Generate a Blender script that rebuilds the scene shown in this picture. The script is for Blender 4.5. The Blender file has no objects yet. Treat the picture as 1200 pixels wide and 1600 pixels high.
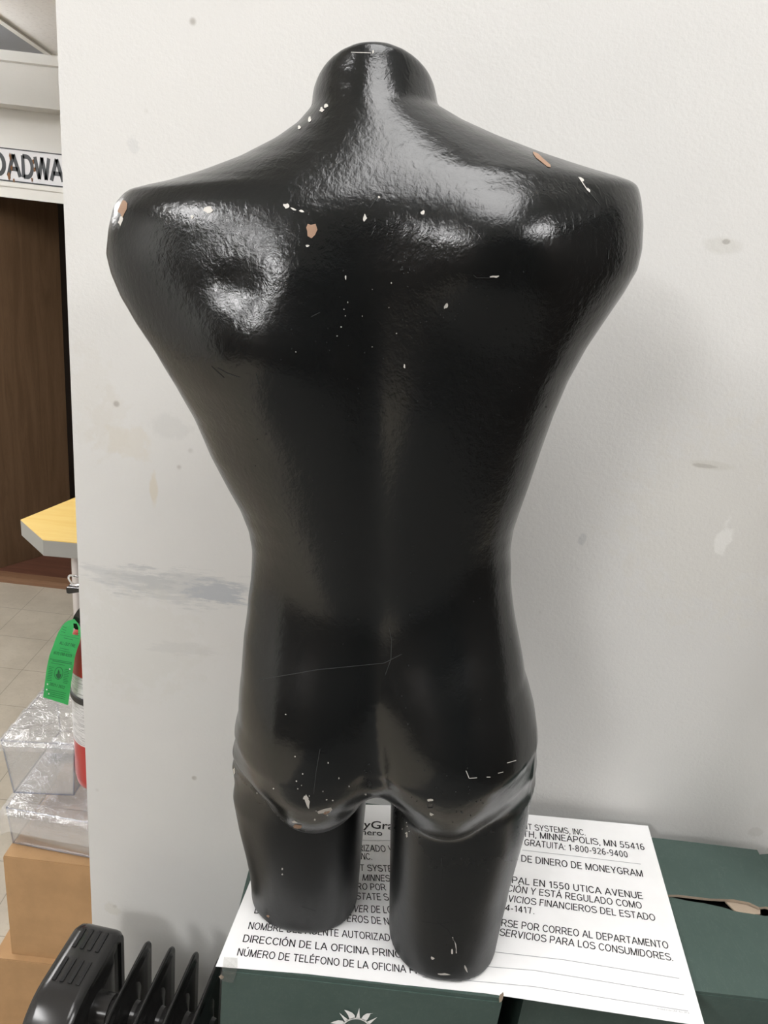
import bpy, bmesh, math, random
import numpy as np
from mathutils import Vector, Matrix
from mathutils.bvhtree import BVHTree

# ------------------------------------------------------------------ camera, world, lights, exposure
SC = bpy.context.scene
COL = SC.collection
F_PX = 1180.0; PITCH = math.radians(20.5); ROLL = math.radians(6.5); CAM = Vector((0, 0, 1.6))
FWD = Vector((0, math.cos(PITCH), -math.sin(PITCH)))
_r0 = Vector((1, 0, 0)); _u0 = Vector((0, math.sin(PITCH), math.cos(PITCH)))
RIGHT = math.cos(ROLL) * _r0 + math.sin(ROLL) * _u0
UP = -math.sin(ROLL) * _r0 + math.cos(ROLL) * _u0
cam_data = bpy.data.cameras.new('camera'); cam = bpy.data.objects.new('camera', cam_data); COL.objects.link(cam)
cam_data.sensor_fit = 'VERTICAL'; cam_data.sensor_height = 36; cam_data.sensor_width = 27
cam_data.lens = F_PX * 36 / 1600; cam_data.clip_start = .02
M = Matrix.Identity(4)
for i in range(3):
    M[i][0] = RIGHT[i]; M[i][1] = UP[i]; M[i][2] = -FWD[i]; M[i][3] = CAM[i]
cam.matrix_world = M
SC.camera = cam
SC.view_settings.view_transform = 'Standard'; SC.view_settings.look = 'None'
SC.view_settings.gamma = 1; SC.view_settings.use_curve_mapping = False
SC.view_settings.exposure = 0.2
SC.cycles.transparent_max_bounces = 32
FILL_FAR = 12.5         # added fill lamp that brightens the room beyond the partition
world = bpy.data.worlds.new('world'); SC.world = world; world.use_nodes = True
world.node_tree.nodes['Background'].inputs[0].default_value = (.9, .95, 1, 1)
world.node_tree.nodes['Background'].inputs[1].default_value = .05

def ray(x, y): return FWD + RIGHT * ((x - 600) / F_PX) - UP * ((y - 800) / F_PX)
def on_y(x, y, Y): d = ray(x, y); return CAM + d * (Y / d.y)
def on_z(x, y, z): d = ray(x, y); return CAM + d * ((z - CAM.z) / d.z)

# ------------------------------------------------------------------ helpers
def link(o, parent=None):
    COL.objects.link(o)
    if parent is not None: o.parent = parent
    return o
def thing(name, label, cat, loc=(0, 0, 0), rz=0, group=None):
    o = bpy.data.objects.new(name, None); link(o)
    o.location = loc; o.rotation_euler = (0, 0, rz); o.empty_display_size = .05
    return tag(o, label, cat, group)
def tag(o, label, cat, group=None):
    o['label'] = label; o['category'] = cat
    if group: o['group'] = group
    return o
def obj(name, bm, mats, parent=None, smooth=False, bevel=0, label=None, recalc=True):
    if bevel: bmesh.ops.bevel(bm, geom=[e for e in bm.edges if len(e.link_faces) == 2 and e.calc_face_angle(0) > .5], offset=bevel, segments=2, affect='EDGES', profile=.6)
    if recalc: bmesh.ops.recalc_face_normals(bm, faces=bm.faces)
    me = bpy.data.meshes.new(name); bm.to_mesh(me); bm.free()
    for m in (mats if isinstance(mats, (list, tuple)) else [mats]): me.materials.append(m)
    if smooth:
        me.polygons.foreach_set('use_smooth', [True] * len(me.polygons))
        try: me.set_sharp_from_angle(angle=math.radians(smooth if smooth is not True else 40))
        except Exception: pass
    o = link(bpy.data.objects.new(name, me), parent)
    if label: o['label'] = label
    return o
def struct(name, bm, mats, parent=None, **k):
    o = obj(name, bm, mats, parent, **k)
    if parent is None: o['kind'] = 'structure'
    return o
def box(bm, x0, x1, y0, y1, z0, z1, mi=0):
    v = [bm.verts.new(p) for p in ((x0,y0,z0),(x1,y0,z0),(x1,y1,z0),(x0,y1,z0),(x0,y0,z1),(x1,y0,z1),(x1,y1,z1),(x0,y1,z1))]
    for q in ((3,2,1,0),(4,5,6,7),(0,1,5,4),(1,2,6,5),(2,3,7,6),(3,0,4,7)):
        f = bm.faces.new([v[i] for i in q]); f.material_index = mi
    return v
def prism(bm, pts, n, mi=0):
    """pts: planar ring of Vectors, extruded by vector n"""
    a = [bm.verts.new(p) for p in pts]; b = [bm.verts.new(Vector(p) + Vector(n)) for p in pts]
    fs = [bm.faces.new(a[::-1]), bm.faces.new(b)]
    for i in range(len(a)):
        j = (i + 1) % len(a); fs.append(bm.faces.new((a[i], a[j], b[j], b[i])))
    for f in fs: f.material_index = mi
def lathe(bm, prof, c=(0, 0, 0), seg=40, mi=0, a0=0, a1=2*math.pi, axis='Z'):
    c = Vector(c); full = abs(a1 - a0 - 2*math.pi) < 1e-6; n = seg if full else seg + 1
    def P(r, z, t):
        if axis == 'Z': return c + Vector((r*math.cos(t), r*math.sin(t), z))
        return c + Vector((z, r*math.cos(t), r*math.sin(t)))
    rings = [[bm.verts.new(P(r, z, a0 + (a1-a0)*i/seg)) for i in range(n)] for r, z in prof]
    for k in range(len(rings) - 1):
        for i in range(seg if full else seg):
            j = (i + 1) % n
            f = bm.faces.new((rings[k][i], rings[k][j], rings[k+1][j], rings[k+1][i])); f.material_index = mi
    if full:
        for rg in (rings[0], rings[-1]):
            if len(rg) > 2 and (rg[0].co - rg[len(rg)//2].co).length > 1e-5:
                f = bm.faces.new(rg); f.material_index = mi
def tube(bm, pts, r, seg=10, mi=0, closed=False):
    pts = [Vector(p) for p in pts]; n = len(pts); rings = []
    nrm = None
    for i, p in enumerate(pts):
        t = (pts[(i+1) % n] - pts[i-1]) if closed else (pts[min(i+1, n-1)] - pts[max(i-1, 0)])
        t.normalize()
        if nrm is None:
            nrm = t.orthogonal().normalized()
        nrm = (nrm - t * nrm.dot(t)).normalized(); b = t.cross(nrm)
        rr = r[i] if isinstance(r, (list, tuple)) else r
        rings.append([bm.verts.new(p + (nrm*math.cos(a) + b*math.sin(a)) * rr) for a in [2*math.pi*k/seg for k in range(seg)]])
    for i in range(n if closed else n - 1):
        A, B = rings[i], rings[(i+1) % n]
        for k in range(seg):
            f = bm.faces.new((A[k], A[(k+1) % seg], B[(k+1) % seg], B[k])); f.material_index = mi
    if not closed:
        for R_ in (rings[0][::-1], rings[-1]):
            f = bm.faces.new(R_); f.material_index = mi
def rrect(w, h, r, seg=6):
    """rounded rectangle ring, 0..w x 0..h; r = radius or four radii (ll, lr, ur, ul)"""
    rs = [r]*4 if not isinstance(r, (list, tuple)) else r
    out = []
    for (cx, cy, a), q in zip(((0,0,180),(w,0,270),(w,h,0),(0,h,90)), rs):
        sx = 1 if cx == 0 else -1; sy = 1 if cy == 0 else -1
        for k in range(seg + 1):
            t = math.radians(a + 90*k/seg); out.append((cx + sx*q + q*math.cos(t), cy + sy*q + q*math.sin(t)))
    return out
def text_polys(s, shear=0.0, weight=0.0):
    """letter shapes as (verts, faces), baseline at y=0, returned with ink width and capital height"""
    cu = bpy.data.curves.new('lettering', 'FONT'); cu.body = s; cu.resolution_u = 3; cu.shear = shear; cu.offset = weight
    ob = bpy.data.objects.new('lettering', cu); COL.objects.link(ob)
    dg = bpy.context.evaluated_depsgraph_get(); dg.update()
    me = bpy.data.meshes.new_from_object(ob.evaluated_get(dg))
    V = [(v.co.x, v.co.y) for v in me.vertices]; Fc = [tuple(p.vertices) for p in me.polygons]
    bpy.data.objects.remove(ob); bpy.data.curves.remove(cu); bpy.data.meshes.remove(me)
    x0 = min(v[0] for v in V); x1 = max(v[0] for v in V)
    return [(x - x0, y) for x, y in V], Fc, x1 - x0
CAP = .729   # capital height of the built-in face at size 1 (measured below)
_v, _f, _w = text_polys('H'); CAP = max(y for x, y in _v)
def add_text(bm, s, mapf, mi, width=1.0, height=1.0, shear=0.0, weight=0.0):
    """mapf(a, b): a along the line 0..width, b up 0..height -> world point"""
    V, Fc, w = text_polys(s, shear, weight)
    vs = [bm.verts.new(mapf(x / w * width, y / CAP * height)) for x, y in V]
    for f in Fc:
        try: bm.faces.new([vs[i] for i in f]).material_index = mi
        except ValueError: pass

# a plain grotesque drawn from strokes: each glyph is (width, strokes), capital height 1
def _arc(cx, cy, rx, ry, a0, a1, n=9):
    return [(cx + rx*math.cos(math.radians(a0 + (a1-a0)*k/n)), cy + ry*math.sin(math.radians(a0 + (a1-a0)*k/n))) for k in range(n + 1)]
_S = [_arc(.31, .74, .27, .22, 20, 180)[0:] + _arc(.31, .74, .27, .20, 180, 262, 5)[1:] + _arc(.33, .27, .29, .24, 78, -70, 9) + _arc(.33, .27, .31, .23, -70, -165, 6)[1:]]
GLY = {
 'A': (.66, [[(.0, 0), (.33, 1)], [(.33, 1), (.66, 0)], [(.12, .34), (.54, .34)]]),
 'B': (.60, [[(.05, 0), (.05, 1)], [(.05, .96), (.34, .96)] + _arc(.34, .745, .20, .215, 90, -90) + [(.05, .53)], [(.05, .53), (.36, .53)] + _arc(.36, .285, .21, .245, 90, -90) + [(.05, .04)]]),
 'C': (.64, [_arc(.35, .5, .31, .46, 35, 325, 18)]), 'D': (.64, [[(.05, 0), (.05, 1)], [(.05, .96), (.27, .96)] + _arc(.27, .5, .32, .46, 90, -90, 14) + [(.05, .04)]]),
 'E': (.54, [[(.05, 0), (.05, 1)], [(.05, .95), (.53, .95)], [(.05, .52), (.49, .52)], [(.05, .05), (.54, .05)]]), 'F': (.50, [[(.05, 0), (.05, 1)], [(.05, .95), (.5, .95)], [(.05, .52), (.44, .52)]]),
 'G': (.69, [_arc(.35, .5, .31, .46, 38, 318, 18) + [(.62, .17), (.62, .47), (.37, .47)]]), 'H': (.62, [[(.05, 0), (.05, 1)], [(.57, 0), (.57, 1)], [(.05, .53), (.57, .53)]]), 'I': (.10, [[(.05, 0), (.05, 1)]]),
 'J': (.42, [[(.37, 1), (.37, .28)] + _arc(.2, .24, .17, .2, 0, -180)]), 'L': (.48, [[(.05, 0), (.05, 1)], [(.05, .05), (.48, .05)]]),
 'M': (.74, [[(.05, 0), (.05, 1)], [(.05, 1), (.37, .02)], [(.37, .02), (.69, 1)], [(.69, 1), (.69, 0)]]), 'N': (.62, [[(.05, 0), (.05, 1)], [(.05, 1), (.57, 0)], [(.57, 0), (.57, 1)]]),
 'O': (.70, [_arc(.35, .5, .31, .46, 0, 360, 26)]), 'P': (.58, [[(.05, 0), (.05, 1)], [(.05, .96), (.34, .96)] + _arc(.34, .70, .21, .26, 90, -90) + [(.05, .44)]]),
 'Q': (.70, [_arc(.35, .5, .31, .46, 0, 360, 26), [(.42, .24), (.66, -.02)]]), 'R': (.64, [[(.05, 0), (.05, 1)], [(.05, .96), (.36, .96)] + _arc(.36, .71, .21, .25, 90, -90) + [(.05, .46)], [(.34, .46), (.62, 0)]]),
 'S': (.62, _S), 'T': (.58, [[(.29, 0), (.29, 1)], [(0, .95), (.58, .95)]]), 'U': (.62, [[(.05, 1), (.05, .34)] + _arc(.31, .34, .26, .30, 180, 360, 12) + [(.57, 1)]]),
 'V': (.62, [[(.03, 1), (.31, .0)], [(.31, .0), (.59, 1)]]), 'W': (.90, [[(.03, 1), (.24, 0)], [(.24, 0), (.45, 1)], [(.45, 1), (.66, 0)], [(.66, 0), (.87, 1)]]),
 'X': (.62, [[(.02, 0), (.6, 1)], [(.02, 1), (.6, 0)]]), 'Y': (.62, [[(.02, 1), (.31, .42)], [(.6, 1), (.31, .42)], [(.31, .44), (.31, 0)]]), 'Z': (.58, [[(.03, .95), (.53, .95), (.04, .05), (.57, .05)]]),
 '0': (.52, [_arc(.26, .49, .21, .45, 0, 360, 20)]), '1': (.36, [[(.25, 0), (.25, .98)], [(.25, .96), (.05, .74)]]), '2': (.52, [_arc(.26, .70, .21, .25, 165, -30, 10) + [(.05, .05), (.5, .05)]]),
 '3': (.52, [_arc(.25, .73, .19, .21, 155, -85, 10), _arc(.25, .28, .21, .24, 85, -155, 10)]), '4': (.54, [[(.38, 0), (.38, .98)], [(.38, .96), (.02, .27)], [(.02, .27), (.53, .27)]]),
 '5': (.52, [[(.46, .94), (.12, .94), (.07, .50)] + _arc(.25, .31, .22, .27, 125, -160, 12)]), '6': (.52, [_arc(.27, .30, .20, .26, 0, 360, 16), _arc(.30, .42, .24, .52, 170, 62, 8)]),
 '7': (.52, [[(.03, .93), (.48, .93), (.33, .5), (.22, 0)]]), '8': (.52, [_arc(.26, .74, .18, .21, 0, 360, 16), _arc(.26, .28, .21, .245, 0, 360, 16)]), '9': (.52, [_arc(.25, .68, .20, .26, 0, 360, 16), _arc(.22, .54, .24, .52, -10, -118, 8)]),
 '.': (.12, [[(.06, 0), (.06, .12)]]), ',': (.14, [[(.08, .12), (.08, 0), (.03, -.14)]]), ':': (.12, [[(.06, 0), (.06, .12)], [(.06, .58), (.06, .70)]]), '-': (.30, [[(.02, .36), (.28, .36)]]),
 '/': (.3, [[(.02, 0), (.28, 1)]]), '(': (.22, [_arc(.36, .4, .30, .66, 125, 235, 8)]), ')': (.22, [_arc(-.14, .4, .30, .66, 55, -55, 8)]), ' ': (.20, [])}
for a_, b_ in (('Á', 'A'), ('Ó', 'O'), ('É', 'E'), ('Ú', 'U')):
    w_, s_ = GLY[b_]; GLY[a_] = (w_, s_ + [[(w_/2 - .04, 1.08), (w_/2 + .10, 1.26)]])
def grotesque(bm, s, mapf, mi, width=1.0, height=1.0, t=.115, gap=.13):
    """mapf(a, b) as in add_text; strokes of thickness t (capital height 1)"""
    tot = sum(GLY[c][0] + gap for c in s) - gap; x = 0; lay = 0
    for c in s:
        w, st = GLY[c]
        for ln0 in st:
            ln = [p for i, p in enumerate(ln0) if i == 0 or math.dist(p, ln0[i-1]) > 1e-4]
            n = len(ln); L_ = []; R_ = []
            closed = math.dist(ln[0], ln[-1]) < 1e-6
            for i, p in enumerate(ln):
                a = ln[i-1] if i else (ln[-2] if closed else None); b = ln[i+1] if i < n-1 else (ln[1] if closed else None)
                ns = []
                for u, v in ((a, p), (p, b)):
                    if u is None or v is None: continue
                    d = math.dist(u, v) or 1; ns.append((-(v[1]-u[1])/d, (v[0]-u[0])/d))
                nx = sum(q[0] for q in ns)/len(ns); ny = sum(q[1] for q in ns)/len(ns); l2 = max(nx*nx + ny*ny, .3)
                nx /= l2; ny /= l2
                L_.append((p[0] + nx*t/2, p[1] + ny*t/2)); R_.append((p[0] - nx*t/2, p[1] - ny*t/2))
            m_ = lambda q: mapf((x + q[0])/tot*width, q[1]*height)
            A = [bm.verts.new(m_(q)) for q in L_]; B = [bm.verts.new(m_(q)) for q in R_]
            for i in range(n - 1):
                f = bm.faces.new((B[i], B[i+1], A[i+1], A[i])); f.material_index = mi
        x += w + gap

# ------------------------------------------------------------------ materials
def mat(name, col=(.5, .5, .5), rough=.5, metal=0.0, spec=.5):
    m = bpy.data.materials.new(name); m.use_nodes = True
    b = m.node_tree.nodes['Principled BSDF']
    b.inputs['Base Color'].default_value = (*col, 1); b.inputs['Roughness'].default_value = rough
    b.inputs['Metallic'].default_value = metal; b.inputs['Specular IOR Level'].default_value = spec
    return m
class NT:
    def __init__(s, m): s.t = m.node_tree; s.n = s.t.nodes; s.b = s.n.get('Principled BSDF')
    def new(s, typ, **k):
        n = s.n.new(typ)
        for a, v in k.items(): setattr(n, a, v)
        return n
    def l(s, a, b): s.t.links.new(a, b)
    def coord(s, out='Object', scale=(1,1,1)):
        tc = s.new('ShaderNodeTexCoord'); mp = s.new('ShaderNodeMapping'); mp.inputs['Scale'].default_value = scale
        s.l(tc.outputs[out], mp.inputs[0]); return mp.outputs[0]
    def noise(s, vec, scale, detail=3, rough=.5, dist=0):
        n = s.new('ShaderNodeTexNoise'); n.inputs['Scale'].default_value = scale; n.inputs['Detail'].default_value = detail
        n.inputs['Roughness'].default_value = rough; n.inputs['Distortion'].default_value = dist
        s.l(vec, n.inputs['Vector']); return n.outputs['Fac']
    def ramp(s, fac, stops):
        r = s.new('ShaderNodeValToRGB'); e = r.color_ramp.elements
        while len(e) < len(stops): e.new(.5)
        for q, (p, c) in zip(e, stops): q.position = p; q.color = c if len(c) == 4 else (*c, 1)
        s.l(fac, r.inputs[0]); return r.outputs[0]
    def rng(s, fac, a, b, c=0, d=1, smooth=True):
        r = s.new('ShaderNodeMapRange'); r.interpolation_type = 'SMOOTHSTEP' if smooth else 'LINEAR'
        for i, v in zip((1, 2, 3, 4), (a, b, c, d)): r.inputs[i].default_value = v
        s.l(fac, r.inputs[0]); return r.outputs[0]
    def math(s, op, a, b=None):
        n = s.new('ShaderNodeMath', operation=op)
        for i, v in enumerate((a, b)):
            if v is None: continue
            if isinstance(v, (int, float)): n.inputs[i].default_value = v
            else: s.l(v, n.inputs[i])
        return n.outputs[0]
    def mix(s, fac, a, b):
        n = s.new('ShaderNodeMix', data_type='RGBA')
        if isinstance(fac, (int, float)): n.inputs[0].default_value = fac
        else: s.l(fac, n.inputs[0])
        for i, v in ((6, a), (7, b)):
            if isinstance(v, tuple): n.inputs[i].default_value = (*v, 1) if len(v) == 3 else v
            else: s.l(v, n.inputs[i])
        return n.outputs[2]
    def bump(s, h, strength, dist=.001):
        n = s.new('ShaderNodeBump'); n.inputs['Strength'].default_value = strength; n.inputs['Distance'].default_value = dist
        s.l(h, n.inputs['Height']); s.l(n.outputs[0], s.b.inputs['Normal']); return n
    def color(s, c): s.l(c, s.b.inputs['Base Color'])

def paint_wall(name, col, stains=False):
    m = mat(name, col, .55, spec=.3); t = NT(m); v = t.coord()
    a = t.noise(v, 3.0, 4, .6); c = t.mix(t.rng(a, .3, .75), col, tuple(k*.95 for k in col))
    b1 = t.noise(v, 260, 2, .6); b2 = t.noise(v, 60, 3, .5)
    t.bump(t.math('ADD', b1, t.math('MULTIPLY', b2, .7)), .30, .0012)
    if stains:
        n1 = t.noise(v, 45, 5, .65); n2 = t.noise(t.coord(scale=(1, 1, 6)), 22, 5, .7)
        tc = t.new('ShaderNodeTexCoord').outputs['Object']
        def spot(x, z, rx, rz, colr, k, ragged=.9, fine=None):
            s_ = t.new('ShaderNodeVectorMath', operation='SUBTRACT'); t.l(tc, s_.inputs[0]); s_.inputs[1].default_value = (x, 0, z)
            q = t.new('ShaderNodeVectorMath', operation='MULTIPLY'); t.l(s_.outputs[0], q.inputs[0]); q.inputs[1].default_value = (1/rx, 0, 1/rz)
            l_ = t.new('ShaderNodeVectorMath', operation='LENGTH'); t.l(q.outputs[0], l_.inputs[0])
            e = t.math('ADD', l_.outputs['Value'], t.math('MULTIPLY', t.math('SUBTRACT', fine or n1, .5), ragged * 3))
            return t.math('MULTIPLY', t.rng(e, 1.0, .55), k)
        def at(x, y): p = on_y(x, y, WALL_Y); return p.x, p.z
        grey = (.42, .44, .45); yel = (.62, .52, .33); wht = (.86, .86, .84); dk = (.25, .23, .20)
        for (px, py, rx, rz, cc, k, rg, fn) in (
            (290, 918, .095, .030, grey, .34, .9, n2), (330, 925, .05, .018, (.36, .40, .46), .45, 1.0, n2), (215, 905, .07, .02, grey, .3, 1, n2),
            (200, 690, .03, .03, yel, .16, .8, n1), (240, 765, .006, .028, yel, .35, .5, n1), (170, 665, .03, .05, (.60,.55,.45), .14, .9, n1),
            (140, 620, .03, .08, (.6, .56, .48), .12, .9, n1), (1130, 384, .026, .011, (.62, .61, .57), .55, .15, n1), (1135, 378, .006, .004, dk, .5, .6, n1),
            (1113, 727, .032, .007, (.58, .57, .52), .6, .2, n1), (1102, 728, .017, .0028, dk, .5, .5, n1),
            (1130, 845, .010, .034, wht, 1.0, 1.1, n1), (910, 843, .006, .010, grey, .35, .4, n1), (1180, 1300, .012, .008, (.40,.38,.33), .2, 1.0, n1),
            (1195, 1270, .015, .03, (.55,.53,.47), .08, 1.0, n1), (265, 668, .03, .018, (.6, .6, .58), .4, .4, n1), (1120, 820, .14, .16, (.70, .68, .62), .35, .8, n1),
            (175, 1421, .014, .016, (.55, .52, .42), .25, .8, n1), (200, 1000, .12, .10, (.66, .65, .60), .3, .9, n1), (208, 229, .008, .010, grey, .2, 1.0, n1),
            (285, 1015, .05, .012, (.58, .58, .56), .35, .9, n2)):
            x_, z_ = at(px, py); c = t.mix(spot(x_, z_, rx, rz, cc, k, rg, fn), c, cc)
        vo = t.new('ShaderNodeTexVoronoi'); vo.inputs['Scale'].default_value = 16; t.l(v, vo.inputs['Vector'])
        sp = t.math('MULTIPLY', t.rng(vo.outputs['Distance'], .085, .03), t.rng(t.noise(v, 9, 2), .52, .62))
        c = t.mix(t.math('MULTIPLY', sp, .6), c, (.30, .27, .23))
    t.color(c); return m
def cardboard(name, col, bumpk=.2, rough=.75):
    m = mat(name, col, rough, spec=.25); t = NT(m); v = t.coord()
    a = t.noise(v, 14, 4, .6); f = t.noise(v, 500, 2)
    c = t.mix(t.rng(a, .3, .75), tuple(k*1.05 for k in col), tuple(k*.88 for k in col))
    c = t.mix(t.math('MULTIPLY', t.rng(f, .55, .75), .15), c, tuple(k*.6 for k in col)); t.color(c)
    t.bump(t.math('ADD', t.noise(v, 30, 3), t.math('MULTIPLY', f, .25)), bumpk, .002); return m
def printed_green(name):
    m = mat(name, (.060, .095, .082), .42, spec=.45); t = NT(m); v = t.coord()
    a = t.noise(v, 9, 4, .6); c = t.mix(t.rng(a, .3, .75), (.058, .091, .079), (.046, .076, .065))
    cr = t.noise(t.coord(scale=(1.6, .5, 1)), 26, 6, .75, 1.5)
    c = t.mix(t.math('MULTIPLY', t.rng(t.math('ABSOLUTE', t.math('SUBTRACT', cr, .5)), .006, .0), .22), c, (.22, .27, .25)); t.color(c)
    t.bump(t.math('ADD', t.noise(v, 18, 4, .6), t.math('MULTIPLY', t.noise(v, 300, 2), .1)), .30, .003)
    t.l(t.rng(t.noise(v, 20, 3), .3, .7, .36, .52), t.b.inputs['Roughness']); return m
def wood(name, c1, c2, axis=2, rough=.4, scale=5):
    m = mat(name, c1, rough); t = NT(m); sc = [7, 7, 7]; sc[axis] = .6
    v = t.coord(scale=tuple(sc)); a = t.noise(v, scale, 6, .65, .8); b = t.noise(t.coord(scale=tuple(k*3 for k in sc)), scale*6, 3)
    t.color(t.mix(t.rng(t.math('ADD', t.math('MULTIPLY', a, .8), t.math('MULTIPLY', b, .2)), .3, .7), c1, c2)); return m
def see_through(name, tint=(.96, .97, .98), ior_f=.06, rough=.05, wrinkle=0, white=0.0):
    m = bpy.data.materials.new(name); m.use_nodes = True; t = NT(m); nt = t.t
    nt.nodes.remove(t.b); out = [n for n in nt.nodes if n.type == 'OUTPUT_MATERIAL'][0]
    tr = t.new('ShaderNodeBsdfTransparent'); tr.inputs[0].default_value = (*tint, 1)
    gl = t.new('ShaderNodeBsdfGlossy'); gl.inputs['Roughness'].default_value = rough
    lw = t.new('ShaderNodeLayerWeight'); lw.inputs[0].default_value = .35
    fac = t.rng(lw.outputs['Facing'], 0, 1, ior_f, .55, False)
    if wrinkle:
        v = t.coord(); b = t.new('ShaderNodeBump'); b.inputs['Strength'].default_value = wrinkle; b.inputs['Distance'].default_value = .006
        t.l(t.math('ADD', t.noise(v, 26, 4, .6, 1.2), t.math('MULTIPLY', t.noise(v, 80, 3, .6, .6), .4)), b.inputs['Height'])
        t.l(b.outputs[0], gl.inputs['Normal']); t.l(b.outputs[0], lw.inputs['Normal'])
    mx = t.new('ShaderNodeMixShader'); t.l(fac, mx.inputs[0]); t.l(tr.outputs[0], mx.inputs[1]); t.l(gl.outputs[0], mx.inputs[2]); last = mx.outputs[0]
    if white:
        df = t.new('ShaderNodeBsdfDiffuse'); df.inputs[0].default_value = (.85, .86, .88, 1)
        m2 = t.new('ShaderNodeMixShader'); m2.inputs[0].default_value = white; t.l(last, m2.inputs[1]); t.l(df.outputs[0], m2.inputs[2]); last = m2.outputs[0]
    t.l(last, out.inputs[0]); return m
def lamp_mat(name, strength, col=(1.0, .99, .985)):
    m = bpy.data.materials.new(name); m.use_nodes = True; b = m.node_tree.nodes['Principled BSDF']
    b.inputs['Base Color'].default_value = (.9, .9, .9, 1)
    b.inputs['Emission Color'].default_value = (*col, 1); b.inputs['Emission Strength'].default_value = strength; return m

WALL_Y = .89; WALL_X = -.392; WALL_BACK = 1.32; SIDE_X = .615; FLOOR_Z = 0.0; CEIL_Z = 3.0; LOW_Z = 2.0; FAR_Y = 2.9
M_WALL = paint_wall('scuffed white wall paint', (.73, .725, .702), True)
M_PAINT = paint_wall('white wall paint', (.72, .71, .68))
M_TRIM = mat('white trim paint', (.70, .69, .65), .5)
M_DARKWALL = wood('added dark reflection panelling', (.045, .030, .022), (.075, .050, .036), 2, .5)  # invented out of view so the mannequin's gloss reflects something dark
M_INK = mat('black printing ink', (.012, .012, .013), .6)
M_WHITE = mat('white print', (.82, .82, .80), .6)
M_GREY = mat('grey rule ink', (.35, .36, .37), .6)
M_GREEN = printed_green('dark green printed carton')
M_RAW = cardboard('raw torn cardboard', (.36, .29, .22))
M_DARK = mat('painted hollow shade', (.010, .012, .011), .8)
M_CARD = cardboard('brown cardboard', (.44, .27, .135))
M_BLACK = mat('black enamel', (.014, .014, .014), .22); M_METAL = mat('bright steel', (.75, .75, .76), .2, 1.0)
# ------------------------------------------------------------------ mannequin form
MAN_A = math.radians(6.5)
MAN_O = np.array([0.06, 0.67, 0.843])
MAN_U = np.array([math.cos(MAN_A), 0, math.sin(MAN_A)])
MAN_W = np.array([-math.sin(MAN_A), 0, math.cos(MAN_A)])
MAN_V = np.array([0, -1.0, 0])
# outline of the back view: (height, left reach, right reach), metres in the form's own frame
OUTL = [(0.9200,-0.0410,0.0270),(0.9000,-0.0465,0.0325),(0.8840,-0.0510,0.0365),(0.8730,-0.0535,0.0388),(0.8620,-0.0565,0.0410),(0.8515,-0.0579,0.0431),
(0.8400,-0.0694,0.0643),(0.8287,-0.0877,0.0910),(0.8154,-0.1171,0.1274),(0.8048,-0.1494,0.1614),(0.7980,-0.1760,0.1857),(0.7951,-0.1923,0.1949),
(0.7913,-0.2089,0.2017),(0.7811,-0.2188,0.2047),(0.7631,-0.2246,0.2074),(0.7443,-0.2280,0.2078),(0.7292,-0.2259,0.2055),(0.7112,-0.2199,0.1964),
(0.6912,-0.2095,0.1841),(0.6680,-0.1952,0.1707),(0.6397,-0.1813,0.1579),(0.6106,-0.1695,0.1482),(0.5751,-0.1592,0.1387),(0.5441,-0.1468,0.1311),
(0.5219,-0.1369,0.1251),(0.4992,-0.1303,0.1194),(0.4793,-0.1286,0.1177),(0.4590,-0.1296,0.1182),(0.4277,-0.1300,0.1152),(0.3882,-0.1250,0.1100),
(0.3510,-0.1156,0.1056),(0.3085,-0.1095,0.1143),(0.2766,-0.1233,0.1219),(0.2479,-0.1503,0.1408),(0.2100,-0.1669,0.1532),(0.1664,-0.1763,0.1498),
(0.1259,-0.1724,0.1429),(0.0889,-0.1674,0.1367),(0.0603,-0.1646,0.1334),(0.0360,-0.1644,0.1299),(0.0000,-0.1654,0.1256),(-0.0500,-0.1647,0.1196),
(-0.1300,-0.1607,0.1111)]
# height, back depth, front depth, squareness
SECT = [(.92,.050,.066,2.0),(.88,.054,.064,2.0),(.85,.063,.066,2.0),(.83,.0735,.070,2.05),(.805,.0875,.078,2.2),(.775,.1015,.088,2.5),
(.74,.1060,.098,2.7),(.69,.1065,.108,2.7),(.64,.105,.112,2.5),(.58,.097,.108,2.4),(.51,.085,.096,2.3),(.45,.077,.088,2.25),
(.40,.076,.086,2.25),(.35,.080,.088,2.3),(.30,.085,.090,2.4),(.25,.090,.088,2.4),(.20,.085,.084,2.4),(.10,.075,.080,2.4)]

def smin(a, b, k):
    h = np.clip(.5 + .5 * (b - a) / k, 0, 1)
    return b + (a - b) * h - k * h * (1 - h)
def smax(a, b, k):
    return -smin(-a, -b, k)
def spl(x, xs, ys):
    # monotone-ish cubic through the table
    o = np.argsort(xs); xs = np.asarray(xs, float)[o]; ys = np.asarray(ys, float)[o]
    d = np.gradient(ys, xs)
    i = np.clip(np.searchsorted(xs, x) - 1, 0, len(xs) - 2)
    h = xs[i + 1] - xs[i]; t = np.clip((x - xs[i]) / h, 0, 1)
    return ((2*t**3-3*t**2+1)*ys[i] + (t**3-2*t**2+t)*h*d[i] + (-2*t**3+3*t**2)*ys[i+1] + (t**3-t**2)*h*d[i+1])

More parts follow.
